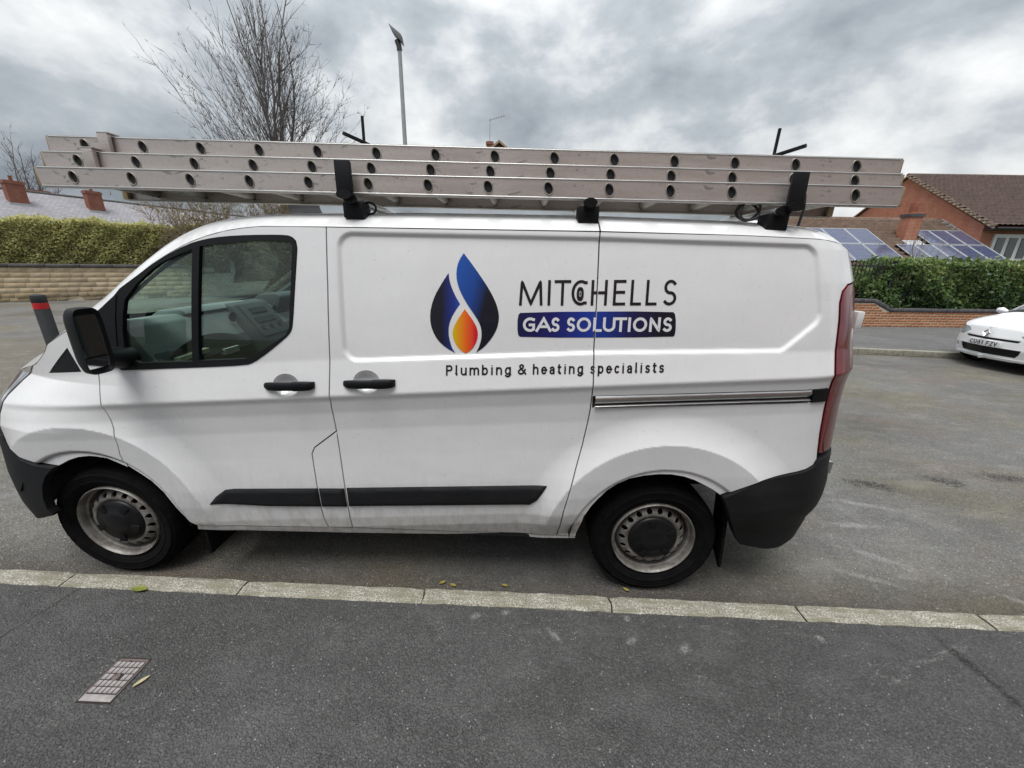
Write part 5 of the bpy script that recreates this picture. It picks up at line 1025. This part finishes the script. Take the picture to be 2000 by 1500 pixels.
# ---------------------------------------------------------------- three ladder sections lying on the bars
DH = [(.0195*math.cos(a)*(1.0 if math.cos(a) > 0 else .80)-.002, .0235*math.sin(a)) for a in np.linspace(0, 2*math.pi, 19)[:-1]]
DH = [(x*1.0-.18*z, z) for x, z in DH]                           # rung section, a leaning D
def ladder(label, x0, z0, x1, z1, y0, y1, h, hole_x, n, capL):
    root = thing('ladder_section', label, 'ladder', (x0, 0, z0), 0, 'ladder sections stacked on the roof bars'); ang = math.atan2(z0-z1, x1-x0); root.rotation_euler = (0, ang, 0); Lx = math.hypot(x1-x0, z1-z0)
    hx = [hole_x-x0+k*.2604 for k in range(n)]; hz = h*.50
    for side, (yo, dirn) in enumerate(((y0, 1), (y1, -1))):
        r = .012; P = [(.008, 0), (Lx-.008, 0), (Lx, .010), (Lx, h-.010), (Lx-.010, h), (.010, h), (0, h-.012), (.006, .02)] if capL else [(0, 0), (Lx, 0), (Lx, h), (0, h)]
        web = panel('stile', P, 'ladder_aluminium', root, holes=[[(q+a, hz+b) for a, b in DH] for q in hx], gap=0., res=.06, rim=.003, fn=lambda X, Z: 0*X)
        if side == 1: web.scale = (1, -1, 1)
        web.location = (0, yo, 0)
        MB().box(.004, Lx-.004, .0005, .030, -.0005, .003).box(.004, Lx-.004, .0005, .030, h-.003, h+.0005).build('flange', 'ladder_under' if side else 'ladder_aluminium', web)
        for zz_ in (.0042, h-.0042): MB().tube([(.010, .0022, zz_), (Lx-.010, .0022, zz_)], .0040, 8).build('stile_edge', 'bar_aluminium', web, sm=60)
        if capL or side == 0:
            for xx in (.004, Lx-.004): MB().box(xx-.014, xx+.014, .004, .028, .003, h-.003).build('end_plug', 'end_plug', web, bevel=.003)
        for q in hx:                                             # swaged collar round each rung end
            MB().add([(q+a*1.22, -.0003, hz+b*1.18) for a, b in DH]+[(q+a*1.10, -.0026, hz+b*1.09) for a, b in DH]+[(q+a*.98, -.002, hz+b*.98) for a, b in DH]+[(q+a*.96, .02, hz+b*.96) for a, b in DH], [(i+18*k, (i+1) % 18+18*k, (i+1) % 18+18*(k+1), i+18*(k+1)) for k in range(3) for i in range(18)]).build('rung_collar', 'ladder_under', web, sm=40, recalc=True)
    for q in hx:
        mb = MB(); m = len(DH); ys = (y0+.002, y1-.002)
        mb.v = [(q+a*.96, y, hz+b*.96) for y in ys for a, b in DH]; mb.f = [(i, (i+1) % m, m+(i+1) % m, m+i) for i in range(m)]
        o = mb.build('rung', 'ladder_under', root, sm=50, recalc=True); [MB().add([(q+a*.95, y, hz+b*.95) for a, b in DH], [tuple(range(m))]).build('rung_shade_disc', 'bore_shade', o) for y in (y0+.007, y1-.007)]  # dark disc near each rung mouth stands for the shade inside
    return root
l1 = ladder('lowest and widest of the three aluminium ladder sections on the van roof', 1.062, 2.023, 4.803, 1.998, .170, .575, .081, 1.224, 14, True)
l2 = ladder('middle aluminium ladder section, between the lowest and the topmost on the van roof', 1.072, 2.098, 4.812, 2.060, .203, .545, .074, 1.231, 14, True)
l3 = ladder('topmost and narrowest aluminium ladder section on the van roof', 1.082, 2.167, 4.820, 2.124, .236, .515, .073, 1.248, 14, False)
for root, x, z0, z1, y in ((l2, 1.310, .005, .082, .200), (l3, 1.362, .000, .080, .233)):      # guide brackets that hold the sections together
    lx = x-root.location.x; MB().box(lx-.026, lx+.020, y-.022-.0, y-.003, z0, z1).box(lx-.026, lx+.028, y-.022, y+.03, z1+.0005, z1+.006).build('guide_bracket', 'ladder_aluminium', root, bevel=.002)
# clamps that hold the ladders down: threaded rod, hooked arm
def clamp(label, x, y, arm, rodtop, lean):
    t = thing('ladder_clamp', label, 'clamp', (x, y, 1.99), 0, 'ladder clamps on the roof bars')
    MB().tube([(0, 0, 0), (lean, 0, rodtop-1.99)], .008, 8).build('threaded_rod', 'dark_trim', t, sm=60)
    MB().tube([(a-x, b-y, c-1.99) for a, b, c in arm], .0105, 6, flat=.8).build('hook_arm', 'black_plastic', t, sm=40)
    return t
clamp('black ladder clamp with upright rod above the front roof bar', 2.36, .60, [(2.413, .235, 2.262), (2.47, .33, 2.250), (2.49, .44, 2.252), (2.37, .62, 2.262)], 2.44, .005)
clamp('black ladder clamp with leaning rod above the rear roof bar', 4.47, .60, [(4.398, .235, 2.240), (4.33, .33, 2.224), (4.32, .44, 2.222), (4.46, .62, 2.23)], 2.41, .012)
tb = thing('pipe_carrier', 'pale blue-grey plastic pipe tube lying across the roof bars under the ladders', 'pipe tube', (0, 0, 0))
MB().tube([(1.90, 1.02, 2.072), (4.50, 1.02, 2.054)], .055, 20).build('tube', 'tube_grey', tb, sm=50); MB().tube([(1.70, 1.02, 2.073), (1.905, 1.02, 2.072)], .057, 20).build('tube_cap', 'lamp_dark', tb, sm=50); MB().tube([(4.495, 1.02, 2.054), (4.56, 1.02, 2.053)], .057, 20).build('tube_cap', 'lamp_dark', tb, sm=50)
p2 = thing('pipe_length', 'white plastic pipe lying beside the grey tube on the roof bars', 'pipe', (0, 0, 0)); MB().tube([(3.3, 1.30, 2.035), (4.95, 1.30, 2.022)], .034, 14, cap=False).build('pipe', 'white_upvc', p2, sm=50); MB().tube([(3.32, 1.30, 2.035), (4.93, 1.30, 2.022)], .029, 14).build('pipe_shade_core', 'bore_shade', p2, sm=50)  # dark core in the pipe stands for the shade of its hollow
ae = MB().tube([(1.70, HW, zcn(1.70)-.01), (1.88, HW, zcn(1.88)+.19)], [.006, .003], 6).build('roof_aerial', 'dark_trim', van, sm=60)
rp_ = [(4.19+.045*math.cos(a), .20+.02*math.sin(a*1.5), 1.975+.036*math.sin(a)) for a in np.linspace(0, 4*math.pi, 40)]
rp = thing('bungee_loop', 'dark bungee cord looped round the rear roof bar', 'cord', (0, 0, 0)); MB().tube(rp_, .006, 6).tube([(4.395, .165, 2.04), (4.40, .16, 1.985), (4.395, .165, 1.915)], .006, 6).build('cord', 'rope', rp, sm=60)
rp = thing('bungee_loop', 'dark bungee cord looped round the front roof bar', 'cord', (0, 0, 0)); MB().tube([(2.50+.030*math.cos(a), .23, 1.965+.024*math.sin(a)) for a in np.linspace(0, 2*math.pi, 20)], .005, 6).build('cord', 'rope', rp, sm=60)
# ---------------------------------------------------------------- white hatchback across the street (same way of building as the van)
CW = .83
def SC_(x, z):
    x = np.asarray(x, float); z = np.asarray(z, float); t = z-.62
    y = np.interp(t, [-.45, -.25, 0, .25, .45, .85], [.07, .02, .0, .03, .10, .27])
    r = np.hypot(x-.72, z-.30); y = y-.022*(1-sst(.36, .44, r)); r = np.hypot(x-3.09, z-.30); y = y-.022*(1-sst(.36, .44, r))
    xn = np.interp(z, [.15, .25, .42, .6, .75, .9, 1.1], [.09, .04, .0, .02, .07, .15, .2]); s = np.clip((.80-x)/(.80-xn), 0, 1); y = y*(1-s**2)+.12*s**2+(CW-.12)*s**6.5
    xr_ = np.interp(z, [.2, .5, .8, 1.0, 1.4], [3.58, 3.6, 3.58, 3.5, 3.25]); s = np.clip((x-(xr_-.5))/.5, 0, 1); return y+.26*s**3
_zs = np.linspace(.1, 1.1, 51); _tab = np.array([np.interp(np.linspace(.12, CW, 72), SC_(np.linspace(.9, -.02, 400), np.full(400, z)), np.linspace(.9, -.02, 400)) for z in _zs])
def FX(a, z):
    """nose surface: depth x at sideways offset a from the middle and height z"""
    yy = np.clip(CW-np.sqrt(np.asarray(a, float)**2+.0009)+.03, .12, CW); i = (yy-.12)/(CW-.12)*71; j = (np.clip(z, .1, 1.1)-.1)/1.0*50
    i0 = np.clip(i.astype(int), 0, 70); j0 = np.clip(np.asarray(j).astype(int), 0, 49); fi = i-i0; fj = j-j0
    return (_tab[j0, i0]*(1-fi)+_tab[j0, i0+1]*fi)*(1-fj)+(_tab[j0+1, i0]*(1-fi)+_tab[j0+1, i0+1]*fi)*fj
car = thing('parked_car', 'small white hatchback parked at the far kerb in front of the low brick wall', 'car', (11.86, 4.74, 0), math.radians(-2))
CZT = [(.16, .70), (.3, .765), (.5, .83), (.8, .91), (1.0, .95), (1.3, 1.20), (1.6, 1.38), (1.9, 1.42), (2.8, 1.40), (3.2, 1.30), (3.4, 1.0)]
CZC = [(.05, .70), (.12, .785), (.3, .87), (.6, .945), (.85, .99), (1.1, 1.16), (1.5, 1.40), (1.9, 1.47), (2.6, 1.46), (3.1, 1.38), (3.3, 1.2), (3.45, 1.0)]
def czt(x): return float(np.interp(x, *zip(*CZT)))
def ctop(x, t):
    z0 = czt(x); y0 = float(SC_(x, z0)); s = min(t, 2-t); y = y0+(CW-y0)*s; z = z0+(max(float(np.mean([np.interp(x+d, *zip(*CZC)) for d in (-.06, -.03, 0, .03, .06)])), z0+.004)-z0)*(1-(1-s)**4); return (x, y if t <= 1 else 2*CW-y, z)
def cmir(o): c = o.copy(); COL.objects.link(c); c.parent = car; c.scale = (1, -1, 1); c.location = (0, 2*CW, 0)
ar = lambda cx, a0, a1: [(cx+.335*math.sin(math.radians(a)), .30+.335*math.cos(math.radians(a))) for a in np.linspace(a0, a1, 18)]
CH_ = [(.215, .725), (.33, .770), (.45, .808), (.53, .822), (.50, .74), (.43, .66), (.33, .61), (.205, .60)]
side_ = [(.17, .25), (.30, .20), (.40, .22)] + ar(.72, -105, 105) + [(1.1, .20), (2.7, .20)] + ar(3.09, -105, 105) + [(3.50, .30), (3.56, .6), (3.5, .9), (3.4, 1.0), (3.2, 1.30), (2.8, 1.40), (1.9, 1.42), (1.6, 1.38), (1.3, 1.20), (1.0, .95), (.8, .91), (.5, .83), (.3, .765), (.2, .72), (.17, .60), (.15, .44)]
CWIN = [(1.18, .97), (1.36, 1.17), (1.63, 1.34), (1.9, 1.375), (2.7, 1.35), (3.0, 1.25), (3.08, 1.0)]
FOG = [(.25+.05*math.cos(a), .375+.048*math.sin(a)) for a in np.linspace(0, 2*math.pi, 15)[:-1]]
o = panel('body_side', side_, 'car_paint', car, holes=[CH_, CWIN], res=.02, gap=0., rim=.02, fn=SC_); cmir(o)
MATS['car_lens'] = simple('car_lens', (.25, .27, .28), .06, var=.35, scale=14, coat=1.)
o = panel('headlight', CH_, 'car_lens', car, off=-.004, gap=.002, res=.03, rim=.02, fn=SC_); cmir(o)
o = panel('side_window', CWIN, 'pane_dark', car, off=.006, gap=.001, res=.05, rim=.01, fn=SC_); cmir(o)
# nose: one fascia with the grille openings cut out
NZ = [(-.66, .25), (-.4, .20), (.4, .20), (.66, .25), (.665, .44), (.66, .62), (.62, .72), (.5, .745), (.3, .77), (0, .782), (-.3, .77), (-.5, .745), (-.62, .72), (-.66, .62), (-.665, .44)]
LG = [(-.43, .288), (.43, .288), (.47, .35), (.49, .425), (-.49, .425), (-.47, .35)]; UG = [(-.41, .550), (.41, .550), (.44, .590), (-.44, .590)]
HLF = [(.40, .665), (.48, .605), (.56, .575), (.640, .58), (.640, .728), (.57, .728), (.46, .712)]; mirr = lambda P_: [(-a, z) for a, z in P_][::-1]
FGF = [(.582+.052*math.cos(a), .365+.056*math.sin(a)) for a in np.linspace(0, 2*math.pi, 19)[:-1]]
def nosep(name, P_, mat, **k):
    o = panel(name, P_, mat, car, fn=FX, **k); o.rotation_euler = (0, 0, -math.pi/2); o.location = (0, CW, 0); return o
nosep('front_fascia', NZ, 'car_paint', holes=[LG, UG, HLF, mirr(HLF), FGF, mirr(FGF)], gap=0., res=.025, rim=.02)
for q in (HLF, mirr(HLF)): nosep('headlight', q, 'car_lens', off=-.002, gap=.003, res=.03, rim=.02)
for q in (FGF, mirr(FGF)):
    f_ = nosep('fog_lamp', q, 'dark_trim', off=.025, gap=-.002, res=.03, rim=0.); c_ = np.mean(q, 0); nosep('fog_lens', [(c_[0]+.026*math.cos(a), c_[1]+.026*math.sin(a)) for a in np.linspace(0, 2*math.pi, 15)[:-1]], 'emblem_chrome', off=.015, gap=0., res=.03, rim=.008)
nosep('lower_grille', LG, 'dark_trim', off=.03, gap=-.002, res=.05, rim=0.); nosep('upper_grille', UG, 'dark_trim', off=.02, gap=-.002, res=.05, rim=0.)
nosep('bumper_lip', [(-.60, .212), (.60, .212), (.62, .25), (-.62, .25)], 'car_paint', off=-.018, gap=0., res=.04, rim=.03)
tA = [k/20 for k in range(41)]
MB().tube([ctop(.06+.10*abs(t-1)**3+.012, t) for t in [.08+1.84*k/40 for k in range(41)]], .006, 5).build('bonnet_shut_line', 'shut_gap', car)
MB().grid(lambda u, t: ctop((.06+.10*abs(t-1)**3)+(.93-(.06+.10*abs(t-1)**3))*u, t), [k/16 for k in range(17)], tA).build('bonnet', 'car_paint', car, sm=45, recalc=False)
MB().grid(lambda u, t: ctop(.93+(1.62-.93)*u, t), [k/10 for k in range(11)], [.10+1.8*k/24 for k in range(25)]).build('windscreen', 'pane_dark', car, sm=45, recalc=False)
for a, b in ((0, .1), (1.9, 2.)): MB().grid(lambda u, t: ctop(.93+(1.62-.93)*u, t), [k/10 for k in range(11)], [a, (a+b)/2, b]).build('windscreen_pillar', 'car_paint', car, sm=45, recalc=False)
MB().grid(lambda u, t: ctop(1.62+(3.42-1.62)*u, t), [k/20 for k in range(21)], tA).build('roof', 'car_paint', car, sm=45, recalc=False)
MB().grid(lambda y, z: (float(np.interp(z, [.25, .5, .8, 1.0], [3.5, 3.6, 3.58, 3.45])), y, z), [.26, .6, 1.06, 1.4], [.25, .5, .8, 1.0]).build('tailgate', 'car_paint', car, sm=45, recalc=False)
MB().box(.3, 3.4, .15, 2*CW-.15, .19, .24).build('underbody', 'under_dark', car)
MB().grid(lambda u, t: (lambda p: (p[0], p[1], p[2]+.008))(ctop(.90+.08*u, t)), [0, 1], [.1+1.8*k/24 for k in range(25)]).build('wiper_scuttle', 'dark_trim', car, recalc=False)
for x in (.72, 3.09):
    for s in (0, 1):
        Y = .03 if s == 0 else 2*CW-.03; sg = 1 if s == 0 else -1
        w = MB().lathe([(.20, .03*sg), (.24, .0), (.28, .0), (.298, .03*sg), (.298, .16*sg), (.27, .18*sg)], 40).build('wheel_tyre', 'tyre_rubber', car, sm=40, recalc=False); w.location = (x, Y, .298)
        MB().lathe([(.205, .02*sg), (.19, .01*sg), (.12, .0), (.001, .005*sg)], 30).build('wheel_cover', 'bar_aluminium', w, sm=40, recalc=False)
for s in (0, 1):
    Y = (lambda y: y) if s == 0 else (lambda y: 2*CW-y); MB().tube([(1.16, Y(-.02), .98), (1.12, Y(-.09), 1.0), (1.13, Y(-.15), 1.0)], [.03, .065, .05], 10).build('wing_mirror', 'car_paint', car, sm=60)
# number plate, lettering and diamond badge on the nose
MB().box(-.022, .02, CW-.26, CW+.26, .432, .538).build('number_plate', 'plate_white', car, bevel=.004)
xs = -.222; its = []
for c in 'CU61 FZV':
    if c == ' ': xs += .030; continue
    w = .050 if c != '1' else .036; its.append((c, xs, xs+w, .446, 0, .078)); xs += w+.0125
lay = lambda x, z: (lambda X, Z: True) if x is None else (-.0235, float(CW-x), float(z))
letters('plate_lettering', its, 'vinyl_black', car, .0135, step=.01, lay=lay)
d = [(0, .086), (.066, 0), (0, -.086), (-.066, 0)]; di = [(a*.50, b*.50) for a, b in d]
mb = MB(); mb.v = [(.0, a, b) for a, b in d]+[(-.020, a*.78, b*.78) for a, b in d]+[(.0, a, b) for a, b in di]; mb.f = [(i, (i+1) % 4, 4+(i+1) % 4, 4+i) for i in range(4)]+[(4+i, 4+(i+1) % 4, 8+(i+1) % 4, 8+i) for i in range(4)]
o = mb.build('diamond_badge', 'emblem_chrome', car); o.location = (float(FX(np.array(0.), np.array(.665)))-.006, CW, .668); o.rotation_euler = (0, .30, 0)
# ---------------------------------------------------------------- service cover in the pavement
cv = thing('service_cover', 'small rusty cast-iron service cover with raised pads, set in the pavement', 'cover', (1.55, -.62, .1165))
# corner order: near-left, near-right, far-right, far-left, measured on the pavement
MB().box(-.006, .131, -.061, .113, -.02, .0020).build('cover_bed', 'cover_gap', cv)
MB().box(0, .125, -.055, -.030, -.02, .0045).build('cover_edge', 'cover_pad', cv, bevel=.002); MB().box(0, .125, .098, .108, -.02, .004).build('cover_edge', 'cast_iron', cv, bevel=.002)
for x in (-.003, .122): MB().box(x, x+.006, -.03, .098, -.02, .004).build('cover_edge', 'cast_iron', cv)
pd = MB().box(0, .0155, 0, .0205, -.002, .0058).mesh('raised_pad'); pd.materials.append(MATS['cover_pad']); 
for i in range(6):
    for j in range(5):
        if j == 2 and i in (2, 3): continue
        o = link('raised_pad', pd, cv); o.location = (.0055+i*.0195, -.026+j*.0248, .0)
MB().box(.045, .058, .092, .0985, -.01, .0052).build('key_slot', 'dark_trim', cv)
MB().lathe([(.001, .0045), (.006, .0045), (.008, .003), (.0135, .003), (.0145, .0)], 18, 'z', (.054, .035, .0)).build('round_emblem', 'cast_iron', cv, sm=40, recalc=False)
# ---------------------------------------------------------------- fallen leaves
def leaf(label, loc, L_, w, rz, mat, curl=.25, tilt=0.):
    mb = MB(); n = 10; th = .0012
    for i in range(n+1):
        t = i/n; x = (t-.5)*L_; hw = w*math.sin(math.pi*t)**.75*.5; z = .004+curl*L_*(abs(t-.5)*2)**2*.35
        for y, dz in ((-hw, hw*.45), (0, 0), (hw, hw*.45)): mb.v.append((x, y, z+dz))
    k = len(mb.v); mb.v += [(x, y, z+th) for x, y, z in mb.v]
    for i in range(n):
        for j in range(2): a = i*3+j; mb.f += [(a, a+1, a+4, a+3), (k+a+3, k+a+4, k+a+1, k+a)]
    o = mb.build('fallen_leaf', mat, None, sm=60, recalc=False); o.location = loc; o.rotation_euler = (tilt, 0, rz); tag(o, label, 'leaf', 'fallen leaves'); return o
leaf('curled green leaf lying on the pavement against the kerb stone', (1.30, -.172, .119), .085, .036, -.08, 'leaf_green')
leaf('narrow pale leaf beside the service cover on the pavement', (1.725, -.60, .118), .055, .016, 1.0, 'leaf_pale', .1)
leaf('yellow leaf on the road at the kerb joint below the sliding door', (2.797, .050, .003), .042, .018, .5, 'leaf_yellow')
leaf('yellow leaf touching its neighbour on the road at the kerb joint', (2.86, .034, .003), .042, .018, -.3, 'leaf_yellow')
leaf('small yellow leaf on the road just right of the two by the kerb joint', (3.15, .045, .003), .040, .017, -.2, 'leaf_yellow')
leaf('curled yellow leaf on the road by the rear wheel of the van', (3.83, .045, .003), .040, .017, -.6, 'leaf_yellow', .5)
# ---------------------------------------------------------------- loose grit in the gutter and on the pavement edge
R = np.random.default_rng(12); V = []; F = []
for i in range(1400):
    x = R.uniform(-1.5, 8.); gut = i < 1100
    y = kfar(x)+(.004+abs(R.normal(0, .07)) if gut else -.105-abs(R.normal(0, .05))); z = .0005 if gut else .1175; r = R.uniform(.0015, .0042)*(1.5 if R.random() < .06 else 1); k = len(V)
    q = R.normal(0, .25, (6, 3)); P6 = np.array([(1, 0, .3), (-1, 0, .3), (0, 1, .3), (0, -1, .3), (0, 0, 1.), (0, 0, -.2)])+q; V += [tuple(np.array((x, y, z))+p*r) for p in P6]; F += [(k+a, k+b, k+c) for a, b, c in ((0, 2, 4), (2, 1, 4), (1, 3, 4), (3, 0, 4), (2, 0, 5), (1, 2, 5), (3, 1, 5), (0, 3, 5))]
gr_ = link('gutter_grit', np_mesh('gutter_grit', V, F), None, 'grit_stone', 'stuff'); tag(gr_, 'loose grit lying along the gutter and kerb edge', 'grit')
